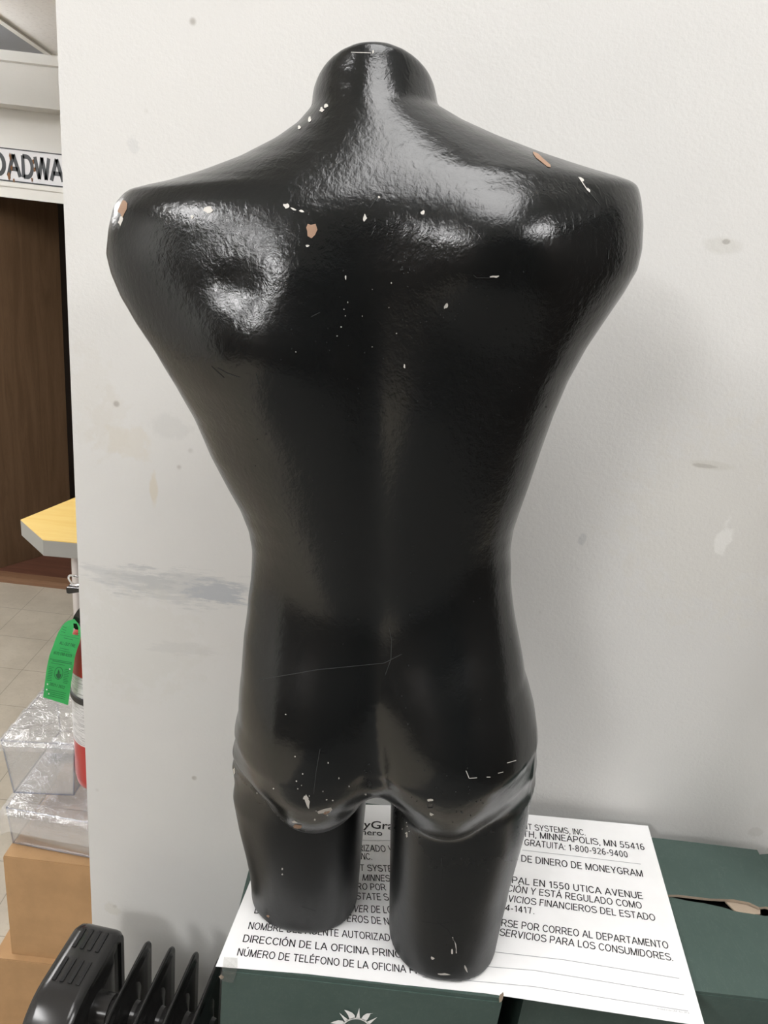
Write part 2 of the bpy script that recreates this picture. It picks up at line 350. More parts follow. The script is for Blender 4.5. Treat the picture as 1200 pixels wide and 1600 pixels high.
def man_field(u, w, v):
    """u, v 2-D grids, w one height"""
    ow = [r[0] for r in OUTL]; sw = [r[0] for r in SECT]
    L = float(np.interp(w, ow[::-1], [r[1] for r in OUTL][::-1]))
    Rr = float(np.interp(w, ow[::-1], [r[2] for r in OUTL][::-1]))
    vb = float(spl(np.array(w), sw, [r[1] for r in SECT])); vf = float(spl(np.array(w), sw, [r[2] for r in SECT]))
    n = float(np.interp(w, sw[::-1], [r[3] for r in SECT][::-1]))
    uc = (L + Rr) / 2; h = (Rr - L) / 2
    vc = -.012 * np.clip((w - .8) / .08, 0, 1)
    dv = v - vc
    d = np.where(dv > 0, vb, vf)
    f = ((np.abs((u - uc) / h) ** n + np.abs(dv / d) ** n) ** (1 / n) - 1) * min(h, vb)
    f = smax(f, w - (.8965 - .42 * (.046 - np.clip(v, -.09, .06))), .014)
    f = smax(f, .195 + .55 * np.clip(v, 0, .1) - w, .035)
    # legs
    t = np.clip(w / .2, -.7, 1.4)
    lo = float(np.interp(w, ow[::-1], [r[1] for r in OUTL][::-1])); ro = float(np.interp(w, ow[::-1], [r[2] for r in OUTL][::-1]))
    li = -.0395 + .014 * min(max((w - 0) / .16, -.6), 1.1)
    ri = .0005 + .003 * t
    for (a, b, c, rb, rf) in ((lo, li, -.022, .060 + .006 * t, .062 + .008 * t), (ri, ro, .010, .068 + .006 * t, .064 + .008 * t)):
        cu = (a + b) / 2; hu = (b - a) / 2
        dd = v - c
        g = ((np.abs((u - cu) / hu) ** 2.25 + np.abs(dd / np.where(dd > 0, rb, rf)) ** 2.25) ** (1 / 2.25) - 1) * hu
        g = smax(g, w - .30, .06)
        f = smin(f, g, .022)
    # buttocks
    def ell(cu, cw, cv, ru, rw, rv):
        q = np.sqrt(((u - cu) / ru) ** 2 + ((w - cw) / rw) ** 2 + ((v - cv) / rv) ** 2)
        return (q - 1) * min(ru, rw, rv)
    bl = ell(-.073, .285, .026, .068, .112, .086)
    br = ell(.061, .288, .030, .069, .112, .090)
    b = smin(bl, br, .012)
    side = np.clip((np.abs(u + .008) - .105) / .05, 0, 1)
    f = smin(f, b, .005 + .055 * float(np.clip((w - .215) / .07, 0, 1)) + .03 * side * side)
    # sole: cut on the level of the sheet it stands on
    zz = MAN_O[2] + u * MAN_U[2] + w * MAN_W[2]
    f = smax(f, .8446 - zz, .004)
    return f

def surface_nets(us, ws, vs, F):
    S = F < 0
    nu, nw, nv = F.shape
    cnt = np.zeros((nu-1, nw-1, nv-1), np.int8)
    for a in (0, 1):
        for b in (0, 1):
            for c in (0, 1): cnt += S[a:nu-1+a, b:nw-1+b, c:nv-1+c]
    act = (cnt > 0) & (cnt < 8)
    idx = -np.ones(act.shape, np.int64); cells = np.argwhere(act); idx[act] = np.arange(len(cells))
    acc = np.zeros((len(cells), 3)); num = np.zeros(len(cells))
    corners = [(a, b, c) for a in (0, 1) for b in (0, 1) for c in (0, 1)]
    for i, p in enumerate(corners):
        for q in corners[i+1:]:
            if sum(abs(x - y) for x, y in zip(p, q)) != 1: continue
            fa = F[cells[:,0]+p[0], cells[:,1]+p[1], cells[:,2]+p[2]]; fb = F[cells[:,0]+q[0], cells[:,1]+q[1], cells[:,2]+q[2]]
            m = (fa < 0) != (fb < 0); t = np.where(m, fa / np.where(m, fa - fb, 1), 0)
            pos = np.array(p) + t[:, None] * (np.array(q) - np.array(p))
            acc += pos * m[:, None]; num += m
    V = cells + acc / num[:, None]
    P = np.stack([us[0] + V[:,0]*(us[1]-us[0]), ws[0] + V[:,1]*(ws[1]-ws[0]), vs[0] + V[:,2]*(vs[1]-vs[0])], 1)
    quads = []
    for ax in range(3):
        sl0 = [slice(1, -1)] * 3; sl1 = [slice(1, -1)] * 3
        sl0[ax] = slice(0, F.shape[ax]-1); sl1[ax] = slice(1, F.shape[ax])
        A, B = S[tuple(sl0)], S[tuple(sl1)]
        e = np.argwhere(A != B); flip = A[tuple(e.T)]
        off = np.ones(3, int); off[ax] = 0; e = e + off
        b, c = [(1, 2), (2, 0), (0, 1)][ax]
        eb = np.zeros(3, int); eb[b] = 1; ec = np.zeros(3, int); ec[c] = 1
        g = lambda q: idx[q[:,0], q[:,1], q[:,2]]
        Q = np.stack([g(e - eb - ec), g(e - ec), g(e), g(e - eb)], 1)
        Q[~flip] = Q[~flip][:, ::-1]
        quads.append(Q)
    return P, np.concatenate(quads)

def mesh_normals(P, Q):
    n = np.cross(P[Q[:,2]] - P[Q[:,0]], P[Q[:,3]] - P[Q[:,1]])
    N = np.zeros_like(P)
    for k in range(4): np.add.at(N, Q[:,k], n)
    return N / np.maximum(np.linalg.norm(N, axis=1), 1e-12)[:, None]

def relax(P, Q, it):
    nb = np.concatenate([Q[:, [0,1]], Q[:, [1,2]], Q[:, [2,3]], Q[:, [3,0]]])
    deg = np.bincount(nb[:,0], minlength=len(P)) + np.bincount(nb[:,1], minlength=len(P))
    for i in range(it):
        for lam in (.5, -.52):
            s = np.zeros_like(P)
            for k in range(3):
                s[:,k] = np.bincount(nb[:,0], P[nb[:,1],k], len(P)) + np.bincount(nb[:,1], P[nb[:,0],k], len(P))
            P = P + lam * (s / deg[:,None] - P)
    return P

def make_man(step=.003, it=12):
    us = np.arange(-.252, .2281, step); ws = np.arange(-.126, .8981, step); vs = np.arange(-.135, .1451, step)
    U, V = np.meshgrid(us, vs, indexing='ij')
    F = np.empty((len(us), len(ws), len(vs)))
    for j, w in enumerate(ws): F[:, j, :] = man_field(U, float(w), V)
    P, Q = surface_nets(us, ws, vs, F)
    P = relax(P, Q, it)
    # relief of the back: spine furrow, shoulder blades, loin hollows
    N = mesh_normals(P, Q)
    u, w = P[:,0], P[:,1]
    k = np.clip((N[:,2] - .05) / .5, 0, 1); k = k * k * (3 - 2 * k)
    G = lambda cu, cw, ru, rw: np.exp(-((u-cu)/ru)**2 - ((w-cw)/rw)**2)
    d = np.zeros(len(P))
    uc = -.005 - .004 * np.clip((.7 - w) / .4, 0, 1)
    d -= .0030 * np.exp(-((u - uc) / .016) ** 2) * np.exp(-((w - .52) / .16) ** 4)
    d -= .0045 * np.exp(-((u - uc) / .028) ** 2) * np.exp(-((w - .66) / .07) ** 2)
    d += .019 * G(-.098, .676, .062, .052) - .0030 * G(-.106, .722, .020, .015) + .004 * G(-.06, .735, .03, .03)
    d += .021 * G(.092, .742, .050, .044) - .004 * G(.090, .735, .022, .018)
    d += .005 * G(-.05, .60, .04, .12) + .004 * G(.04, .60, .035, .12)
    d += .004 * G(-.09, .60, .03, .07)
    d += .003 * G(-.01, .36, .05, .05)
    d -= .005 * G(-.155, .22, .03, .05) + .004 * G(.145, .235, .025, .05)
    d -= .006 * np.exp(-((u + .0115) / .017) ** 2) * np.clip((.36 - w) / .08, 0, 1) * np.clip((w - .225) / .05, 0, 1)
    P = P + N * (d * k)[:, None]
    P = relax(P, Q, 3)
    X = MAN_O + P[:,:1]*MAN_U + P[:,1:2]*MAN_W + P[:,2:]*MAN_V
    return X, Q, P
# ------------------------------------------------------------------ the setting
def floor_mat():
    m = mat('beige vinyl tile', (.46, .41, .33), .35); t = NT(m); v = t.coord()
    a = t.noise(v, 7, 5, .65); c = t.mix(t.rng(a, .3, .7), (.52, .47, .385), (.43, .385, .31))
    c = t.mix(t.math('MULTIPLY', t.rng(t.noise(v, 120, 3), .55, .75), .35), c, (.34, .30, .25))
    br = t.new('ShaderNodeTexBrick'); br.offset = 0; br.inputs['Scale'].default_value = 1
    br.inputs['Brick Width'].default_value = .205; br.inputs['Row Height'].default_value = .205; br.inputs['Mortar Size'].default_value = .0012
    mp = t.new('ShaderNodeMapping'); tc = t.new('ShaderNodeTexCoord'); t.l(tc.outputs['Object'], mp.inputs[0]); mp.inputs['Location'].default_value = (1.42+.041*0, -.015, 0)
    t.l(mp.outputs[0], br.inputs['Vector'])
    t.color(t.mix(t.math('MULTIPLY', br.outputs['Fac'], .6), c, (.16, .14, .11))); return m
bm = bmesh.new(); box(bm, -3.2, 2.5, .3, 3.02, -.08, 0, 0); box(bm, -3.2, -.8, -3.7, .3, -.08, 0, 0); box(bm, -.8, 2.5, -3.7, .3, -.08, 0, 1); struct('floor', bm, [floor_mat(), cardboard('added dark reflection floor', (.17, .165, .155))])  # dark stretch of floor added to keep the mannequin's reflections dark
bm = bmesh.new(); box(bm, WALL_X, SIDE_X + .12, WALL_Y, WALL_BACK, 0, CEIL_Z); struct('wall_back', bm, M_WALL, bevel=.004)
bm = bmesh.new(); box(bm, SIDE_X, SIDE_X + .12, .72, WALL_Y, 0, CEIL_Z, 0); box(bm, SIDE_X + .12, 2.4, WALL_Y, WALL_Y + .1, 0, CEIL_Z, 0); box(bm, 2.4, 2.5, -3.6, WALL_Y, 0, CEIL_Z, 1); struct('wall_right', bm, [M_PAINT, M_DARKWALL])
bm = bmesh.new(); box(bm, -3.1, -3.0, -1.0, FAR_Y, 0, CEIL_Z, 0); box(bm, -3.1, -3.0, -3.6, -1.0, 0, CEIL_Z, 1); struct('wall_left', bm, [M_PAINT, M_DARKWALL])
bm = bmesh.new(); box(bm, -3.1, 2.5, -3.7, -3.6, 0, CEIL_Z); struct('wall_front', bm, M_DARKWALL)
def tile_mat():
    m = mat('fissured ceiling tile', (.80, .79, .78), .9); t = NT(m); v = t.coord()
    t.color(t.mix(t.rng(t.noise(v, 90, 3, .7), .5, .72), (.82, .81, .80), (.68, .67, .66))); return m
M_TILE = tile_mat()
bm = bmesh.new()
box(bm, -3.1, 2.5, -3.7, 1.45, CEIL_Z, CEIL_Z + .08)
box(bm, -3.1, SIDE_X + .1, 1.45, FAR_Y + .1, LOW_Z, LOW_Z + .08)
box(bm, -3.1, SIDE_X + .1, 1.45, 1.5, LOW_Z, CEIL_Z + .08)
struct('ceiling', bm, M_TILE)
# the grid bars of the low ceiling, the bulkhead and the trim over the opening
bm = bmesh.new()
gA = on_z(0, 30, LOW_Z); gB = on_z(76, 83, LOW_Z); gd = (gB - gA).normalized(); gn = Vector((-gd.y, gd.x, 0))
c0 = gA - gd * .55; c1 = gB
prism(bm, [c0 - gn*.010 + Vector((0,0,-.006)), c1 - gn*.010 + Vector((0,0,-.006)), c1 + gn*.010 + Vector((0,0,-.006)), c0 + gn*.010 + Vector((0,0,-.006))], (0, 0, .010))
struct('trim_1', bm, M_TRIM)
bm = bmesh.new(); box(bm, -3.0, -.2, 2.70, 2.742, LOW_Z - .004 - .028, LOW_Z + .01); struct('trim_2', bm, M_TRIM)
zb = on_y(40, 166, 2.75).z
bm = bmesh.new(); box(bm, -3.0, -.2, 2.745, FAR_Y + .02, zb, LOW_Z + .01); struct('wall_bulkhead', bm, M_PAINT)
zh = on_y(50, 311, FAR_Y).z; zt0 = on_y(50, 289, FAR_Y).z
bm = bmesh.new(); box(bm, -3.0, .0, FAR_Y, FAR_Y + .1, zh, LOW_Z + .02); box(bm, -3.1, -2.2, FAR_Y, FAR_Y + .1, 0, zh); struct('wall_far', bm, M_PAINT)
bm = bmesh.new(); box(bm, -2.2, -.0, FAR_Y - .018, FAR_Y + .001, zh - .004, zt0); box(bm, -2.2, 0, FAR_Y - .024, FAR_Y + .001, zt0 - .014, zt0 + .002); struct('trim_3', bm, M_TRIM, bevel=.002)
# closet beyond the opening
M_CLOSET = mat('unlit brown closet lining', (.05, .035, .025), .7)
bm = bmesh.new(); box(bm, -2.3, .1, 3.9, 3.95, 0, 1.7); box(bm, .0, .05, 2.95, 3.9, 0, 1.7); box(bm, -2.3, -2.2, 2.95, 3.9, 0, 1.7); box(bm, -2.3, .1, 3.0, 3.95, zh + .06, zh + .1)
struct('wall_closet', bm, M_CLOSET)
bm = bmesh.new(); box(bm, -2.2, .0, 2.885, 2.93, 0, .03, 1); box(bm, -2.2, .0, 2.93, 3.9, 0, .03, 0)
struct('floor_closet', bm, [wood('reddish brown boards', (.15, .066, .042), (.10, .043, .028), 0, .35), wood('light oak sill', (.27, .15, .085), (.19, .10, .055), 0, .4)])
d0 = on_z(0, 888, .03); d1 = on_z(112.5, 855, .03); dd = (d1 - d0); dn = Vector((-dd.y, dd.x, 0)).normalized()
bm = bmesh.new(); p0 = d0 - dd * .9; zt = Vector((0, 0, zh + .03 - .032)); prism(bm, [p0 + Vector((0,0,.001)), d1 + Vector((0,0,.001)), d1 + dn*.03 + Vector((0,0,.001)), p0 + dn*.03 + Vector((0,0,.001))], zt)
dr = struct('door_1', bm, wood('brown veneer', (.170, .104, .058), (.115, .068, .036), 2, .45))
dr['label'] = 'tall brown wood veneer door standing in the dark opening below the street sign'

# ------------------------------------------------------------------ ceiling lamps
M_DIFF2 = lamp_mat('added fill diffuser', FILL_FAR)
def troffer(x, y, z, w, l, label, dm=None, drop=0):
    t = thing('ceiling_light', label, 'light', (x, y, z), 0, 'fluorescent ceiling lights')
    bm = bmesh.new()
    for a in ((-w/2-.03, w/2+.03, -l/2-.03, -l/2), (-w/2-.03, w/2+.03, l/2, l/2+.03), (-w/2-.03, -w/2, -l/2, l/2), (w/2, w/2+.03, -l/2, l/2)): box(bm, a[0], a[1], a[2], a[3], -.02, 0)
    obj('frame', bm, M_TRIM, t)
    bm = bmesh.new(); box(bm, -w/2, w/2, -l/2, l/2, -.012 - drop, -.001 - drop); obj('diffuser', bm, dm, t)
    if drop:  # hung low so the added fill lamp also lights the ceiling
        for y_ in (-l*.35, l*.35):
            bm = bmesh.new(); box(bm, -.006, .006, y_ - .006, y_ + .006, -drop, -.001); obj('hanger', bm, M_TRIM, t)
# ------------------------------------------------------------------ street sign on the far wall
sg = thing('street_sign', 'old white enamel street sign with rust and dark letters fixed above the closet opening', 'sign', (0, 0, 0))
sy = FAR_Y - .006
s_tr = on_y(97, 236, sy); s_bl = on_y(0, 286, sy)
zt_, zb_ = (on_y(50, 235.5, sy).z, on_y(50, 287.5, sy).z); lx = lambda px, py=262: on_y(px, py, sy).x
xL, xR = lx(-68), lx(168)
bm = bmesh.new(); box(bm, xL, xR, sy - .002, sy + .005, zb_, zt_)
def enamel():
    m = mat('chipped white enamel', (.72, .72, .73), .25); t = NT(m); v = t.coord()
    n = t.noise(v, 18, 5, .7, .5); t.color(t.mix(t.rng(n, .66, .70), t.mix(t.rng(n, .62, .67), (.72, .72, .74), (.40, .22, .12)), (.05, .04, .035))); return m
obj('plate', bm, enamel(), sg)
bm = bmesh.new(); h = zt_ - zb_; e = .004
for a in ((xL, xR, zt_ - e, zt_), (xL, xR, zb_, zb_ + e), (xL, xL + e, zb_, zt_), (xR - e, xR, zb_, zt_)): box(bm, a[0], a[1], sy - .004, sy - .0021, a[2], a[3])
tl = math.tan(math.radians(2.2))
for s_, a, b in (('B', -64, -44), ('R', -39, -19), ('O', -13, 8.5), ('A', 13, 31.5), ('D', 35.5, 52), ('W', 55, 78), ('A', 80, 98.5), ('Y', 102, 122)):
    xa, xb = lx(a), lx(b)
    grotesque(bm, s_, lambda p, q, xa=xa: Vector((xa + p, sy - .0025, zb_ + h*.17 + q)), 0, xb - xa, h*.66, .2)
obj('lettering', bm, mat('dark grey sign paint', (.035, .04, .045), .4), sg, label='dark border and BROADWAY letters')
rnd = random.Random(4); M_RUST = cardboard('rust', (.20, .10, .05))
for (px, py, r) in ((16, 245, .009), (18, 262, .007), (14, 275, .010), (52, 252, .006), (54, 265, .008), (50, 281, .006), (22, 283, .007)):
    bm = bmesh.new(); p = on_y(px, py, sy - .0046)
    bm.faces.new([bm.verts.new(p + Vector((r*.6*rnd.uniform(.5, 1.2)*math.cos(t), 0, r*1.5*rnd.uniform(.5, 1.2)*math.sin(t)))) for t in [2*math.pi*k/11 for k in range(11)]])
    obj('rust_patch', bm, M_RUST, sg, label='brown rust patch')

# ------------------------------------------------------------------ grey panel in the low ceiling
pA = on_z(0, 36, LOW_Z - .003); pC = on_z(74, 83.5, LOW_Z - .003); n_ = gn if gn.x < 0 else -gn
bm = bmesh.new(); q0 = pA - gd*.05 + n_*.012; q1 = pC + n_*.0
y1 = 2.699
corner = [q0, pC + n_*.004, Vector((q0.x - .62, y1, q0.z)), Vector((q0.x - .62, q0.y - .02, q0.z))]
corner[1] = corner[1] + gd * ((y1 - corner[1].y) / gd.y)
prism(bm, corner, (0, 0, .0028))
cp = obj('ceiling_panel', bm, mat('dull blue grey panel', (.20, .21, .23), .5)); tag(cp, 'dark grey ceiling panel in the white grid at the upper left corner', 'ceiling panel')

# ------------------------------------------------------------------ table with the yellow top
TZ = .85
tb = thing('table', 'small table with yellow wood grain top, cut-off corner and grey edge', 'table', tuple(on_z(90, 820, TZ).xy) + (0,))
A_, B_, C_, D_ = (on_z(*p, TZ) for p in ((32, 812), (118, 777), (121, 848), (67, 843)))
ab = (B_ - A_).normalized(); dc = (C_ - D_).normalized()
B2 = A_ + ab * .62; C2 = D_ + dc * .62; E2 = C2 + ab * .6
ring = [A_, D_, C2, E2, B2]
o_ = Vector(tb.location)
bm = bmesh.new(); prism(bm, [p - o_ + Vector((0, 0, -.002)) for p in ring], (0, 0, .002))
obj('tabletop', bm, wood('yellow woodgrain laminate', (.80, .54, .16), (.86, .64, .24), 0, .3, 3), tb, label='yellow wood grain laminate top')
bm = bmesh.new(); ze = on_y(67, 868, D_.y).z - TZ
prism(bm, [p - o_ + Vector((0, 0, -.0022)) for p in ring], (0, 0, ze + .002)); obj('edge_band', bm, mat('grey edge band', (.33, .33, .31), .4), tb, label='thick grey edge')
lp = on_y(119.6, 890, D_.y + .035) - o_
for k, (x, y) in enumerate(((lp.x, lp.y), ((C2-o_).x - .06, lp.y + .02), ((B2-o_).x - .03, (B2-o_).y - .05), ((E2-o_).x - .08, (E2-o_).y - .05))):
    bm = bmesh.new(); lathe(bm, [(.011, 0), (.011, TZ + ze - .0005)], (x, y, -TZ + TZ), 20); obj('leg', bm, mat('pale painted tube', (.62, .58, .56), .35), tb, smooth=True)

# ------------------------------------------------------------------ clip on a wire ring hooked at the wall end
cpos = on_y(120, 917, 1.0)
ck = thing('binder_clip', 'small black binder clip with a silver ring at the wall edge under the yellow table', 'clip', tuple(cpos))
bm = bmesh.new(); r0 = on_y(121, 905, 1.0) - cpos
tube(bm, [r0 + Vector((.013*math.cos(a), .006*math.sin(a), .004*math.sin(a) + .003*math.cos(2*a))) for a in [2*math.pi*k/28 for k in range(28)]], .0015, 8, closed=True); obj('ring', bm, M_METAL, ck, smooth=True)
bm = bmesh.new(); c_ = on_y(121, 921, 1.0) - cpos
pr = [Vector((-.014, 0, .004)), Vector((.012, 0, .004)), Vector((.012, 0, .001)), Vector((-.010, 0, -.005)), Vector((-.0135, 0, -.004))]
prism(bm, [c_ + p + Vector((0, -.007, 0)) for p in pr], (0, .014, 0)); obj('clip_body', bm, M_BLACK, ck, bevel=.0008)
bm = bmesh.new(); tube(bm, [c_ + Vector(p) for p in ((-.013, -.005, .0045), (.012, -.005, .0052), (.0135, 0, .0055), (.012, .005, .0052), (-.013, .005, .0045))], .0011, 6)
tube(bm, [c_ + Vector((0, 0, .005)), (c_ + r0) / 2 + Vector((.003, 0, 0)), r0 + Vector((.004, .004, -.003))], .0014, 6); obj('wire_handle', bm, M_METAL, ck, smooth=True)
bm = bmesh.new(); tube(bm, [c_ + Vector((.002, .003, -.004)), c_ + Vector((.004, .003, -.014)), c_ + Vector((.009, .0, -.028))], .0022, 8); tube(bm, [Vector((.006, 0, .004)), Vector((.05, 0, .004))], .0012, 6); obj('hook', bm, M_METAL, ck, smooth=True)

# ------------------------------------------------------------------ fire extinguisher on the wall end
EX, EY, ER = -.4475, 1.10, .0515; z0 = .612
ez = lambda py, px=118: on_y(px, py, 1.09).z
fe = thing('fire_extinguisher', 'red fire extinguisher with silver label hanging at the end of the white wall', 'fire extinguisher', (EX, EY, z0))
zl0 = ez(1142) - z0; zl1 = ez(1037, 117) - z0; zs = ez(1073, 115) - z0
bm = bmesh.new(); lathe(bm, [(ER*.55, 0), (ER*.8, .004), (ER*.95, .014), (ER, .03), (ER, zl1 + .03), (ER*.9, zl1 + .06), (ER*.6, zl1 + .085), (.02, zl1 + .098), (.02, zl1 + .108)], seg=64)
obj('cylinder', bm, mat('red enamel', (.42, .02, .02), .28), fe, smooth=True)
def label_mat():
    m = mat('silver printed label', (.62, .62, .62), .35); t = NT(m); v = t.coord(scale=(1, 1, 1))
    a = t.noise(t.coord(scale=(4, 4, 60)), 12, 3, .6); t.color(t.mix(t.math('MULTIPLY', t.rng(a, .50, .56), .55), (.66, .66, .66), (.16, .16, .17))); return m
bm = bmesh.new(); lathe(bm, [(ER + .0006, zl0), (ER + .0006, zl1)], seg=64); obj('label', bm, label_mat(), fe, smooth=True, recalc=False)
bm = bmesh.new(); lathe(bm, [(ER + .001, zs - .006), (ER + .003, zs - .005), (ER + .003, zs + .005), (ER + .001, zs + .006)], seg=64); obj('strap', bm, mat('black strap', (.02, .02, .02), .5), fe, smooth=True)
bm = bmesh.new(); box(bm, ER - .002, WALL_X - EX - .0005, -.02, .02, zs - .02, zs + .02); obj('bracket', bm, M_METAL, fe)
zh_ = zl1 + .105
bm = bmesh.new(); lathe(bm, [(.016, zh_), (.016, zh_ + .03), (.010, zh_ + .034), (.010, zh_ + .045)], seg=24); obj('valve', bm, M_METAL, fe, smooth=True)
bm = bmesh.new(); hp = [on_y(x, y, 1.06) - Vector((EX, EY, z0)) for x, y in ((126, 951), (121, 953.5), (115.5, 962), (112.6, 972), (113.5, 979.5), (118, 983.5), (124, 984.5))]
inner = [on_y(x, y, 1.06) - Vector((EX, EY, z0)) for x, y in ((124, 979.5), (120.5, 977.5), (121.5, 973), (126, 969))]
prism(bm, hp + inner, (0, .016, 0)); obj('handle', bm, M_BLACK, fe, bevel=.002)

# inspection tag hooked on the handle
TG = [((106, 970), (116, 967)), ((101, 973.5), (122.5, 974.5)), ((97, 978), (126, 981)), ((91, 988), (126.3, 993)), ((86.5, 999), (124.5, 1004)), ((83, 1009), (121, 1013)), ((79.5, 1018), (118, 1023)), ((77, 1025), (116.6, 1029)), ((73.8, 1040), (114.8, 1042)), ((72, 1050), (113, 1055)), ((69.5, 1071), (109.6, 1078)), ((67.4, 1089.5), (106.3, 1101.7))]
tgd = [1.052, 1.050, 1.047, 1.043, 1.039, 1.036, 1.034, 1.033, 1.033, 1.034, 1.036, 1.038]
torg = on_y(97, 1035, 1.04)
rows_ = []
for (a, b), y in zip(TG, tgd):
    pa, pb = on_y(*a, y), on_y(*b, y + .004); rows_.append([pa.lerp(pb, k/8) - torg for k in range(9)])
bm = bmesh.new(); vs_ = [[bm.verts.new(p) for p in r] for r in rows_]
for i in range(len(vs_) - 1):
    for k in range(8):
        if i in (1, 2) and k in (5, 6): continue      # hole at the handle
        bm.faces.new((vs_[i][k], vs_[i][k+1], vs_[i+1][k+1], vs_[i+1][k]))
bmesh.ops.solidify(bm, geom=bm.faces[:], thickness=.0004)
def tag_pt(px, py, lift=.0012):
    i = 0
    for i in range(len(TG) - 1):
        (a0, a1), (b0, b1) = TG[i], TG[i+1]
        f = (px - a0[0]) / (a1[0] - a0[0]); yl = a0[1] + (a1[1]-a0[1])*f; yh = b0[1] + (b1[1]-b0[1])*f
        if py <= yh: break
    t_ = min(max((py - yl) / (yh - yl), 0), 1); y = tgd[i] + (tgd[i+1]-tgd[i])*t_ + .004*f - lift
    return on_y(px, py, y) - torg
def tag_line(bm, s, a, b, h, weight=0.0):
    up = Vector(((b[1]-a[1]), -(b[0]-a[0]))).normalized()
    grotesque(bm, s, lambda p, q: tag_pt(a[0] + (b[0]-a[0])*p + .25*q, a[1] + (b[1]-a[1])*p - q), 1, 1.0, h, .15)
tag_line(bm, 'ALL-OUT FIRE', (93, 1006.5), (117, 1011.5), 4.6, .02)
tag_line(bm, '(631) 590-0323', (83.5, 1021.5), (111.5, 1027), 4.2, .02)
tag_line(bm, '2021 / 2022', (77.5, 1070.5), (100.5, 1076.5), 4.2, .02)
rnd = random.Random(2)
def tag_bar(x0, y0, x1, y1, h):
    f = bm.faces.new([bm.verts.new(tag_pt(x, y)) for x, y in ((x0, y0), (x1, y1), (x1 + .1, y1 - h), (x0 + .1, y0 - h))]); f.material_index = 2
for (x0, y0, x1, y1, h) in ((99.5, 997, 114, 1000.5, .9), (94, 1013, 108, 1016, .7), (92, 1016, 109, 1019.5, .7), (78, 1030, 112, 1036, 1.0), (82, 1033, 112, 1038.5, 1.2), (80, 1036, 101, 1040, .7), (97, 983, 103, 985.5, .7), (98, 979.5, 104, 981.5, .7), (96, 987, 102, 989, .7), (117, 989, 124, 990.5, .7), (117, 992, 124, 993.5, .7), (94, 992, 124, 998.5, .5)):
    tag_bar(x0, y0, x1, y1, h)
for k in range(9):
    y = 1043 + k*2.6; tag_bar(76.5 - k*.45, y - 1 , 82 + rnd.uniform(0, 2) - k*.4, y + .2, .8); tag_bar(101 - k*.35, y + 3, 108 + rnd.uniform(-1, 1.5) - k*.4, y + 4.6, .8)
for k in range(4):
    y = 1077.5 + k*3; tag_bar(74, y, 103 - k*.5, y + 6.6, .8)
for k in range(26):                                   # oval emblem
    t0, t1 = 2*math.pi*k/26, 2*math.pi*(k+1)/26; cx, cy = 91.7, 1052
    f = bm.faces.new([bm.verts.new(tag_pt(cx + r*math.cos(t)*7.0 - r*math.sin(t)*.6, cy + r*math.sin(t)*10)) for t, r in ((t0, 1), (t1, 1), (t1, .88), (t0, .88))]); f.material_index = 2
f = bm.faces.new([bm.verts.new(tag_pt(91.5 + x, 1054 + y)) for x, y in ((0, -8), (1.6, -4), (1.6, -1), (4.6, 0), (2.6, 5), (0, 6.5), (-2.6, 5), (-4.6, 0), (-1.6, -1.5), (-1.4, -4))]); f.material_index = 1
for (x, y) in ((74.2, 1069), (73, 1077.5), (76.2, 1084), (109, 1045.5)):
    f = bm.faces.new([bm.verts.new(tag_pt(x + 1.1*math.cos(t), y + 1.3*math.sin(t), .0014)) for t in [2*math.pi*k/8 for k in range(8)]]); f.material_index = 3
tg = obj('inspection_tag', bm, [mat('green card', (.085, .62, .20), .45), mat('dark green print', (.01, .10, .035), .6), mat('mid green print', (.02, .22, .07), .6), M_WHITE], recalc=False)
tg.location = torg; tag(tg, 'bright green inspection tag with black print hanging from the fire extinguisher handle', 'tag')

# ------------------------------------------------------------------ cardboard boxes in the corner beyond
def carton(name, label, x0, x1, y0, y1, z0, z1, rz=0, group='brown cardboard boxes'):
    t = thing(name, label, 'box', (x0, y0, z0), rz, group); w, d, h = x1-x0, y1-y0, z1-z0
    bm = bmesh.new(); box(bm, 0, w, 0, d, 0, h - .003); obj('body', bm, M_CARD, t, bevel=.003)
    bm = bmesh.new(); box(bm, 0.001, w - .001, .0005, d/2 - .001, h - .003, h); box(bm, .001, w - .001, d/2 + .001, d - .001, h - .003, h); obj('flap', bm, M_CARD, t, bevel=.001)
    return t
c1 = on_z(3, 1337, .455); c1b = on_y(8, 1490, c1.y)
zb2 = on_y(5, 1498, c1.y - .012).z
carton('cardboard_box', 'upper brown cardboard box under the clear plastic bins', c1.x + .002, c1.x + .222, c1.y, c1.y + .26, zb2 + .001, .455, math.radians(-.5))
carton('cardboard_box', 'lower brown cardboard box partly behind the black radiator', c1.x - .03, c1.x + .21, c1.y - .012, c1.y + .27, 0, zb2, math.radians(0))

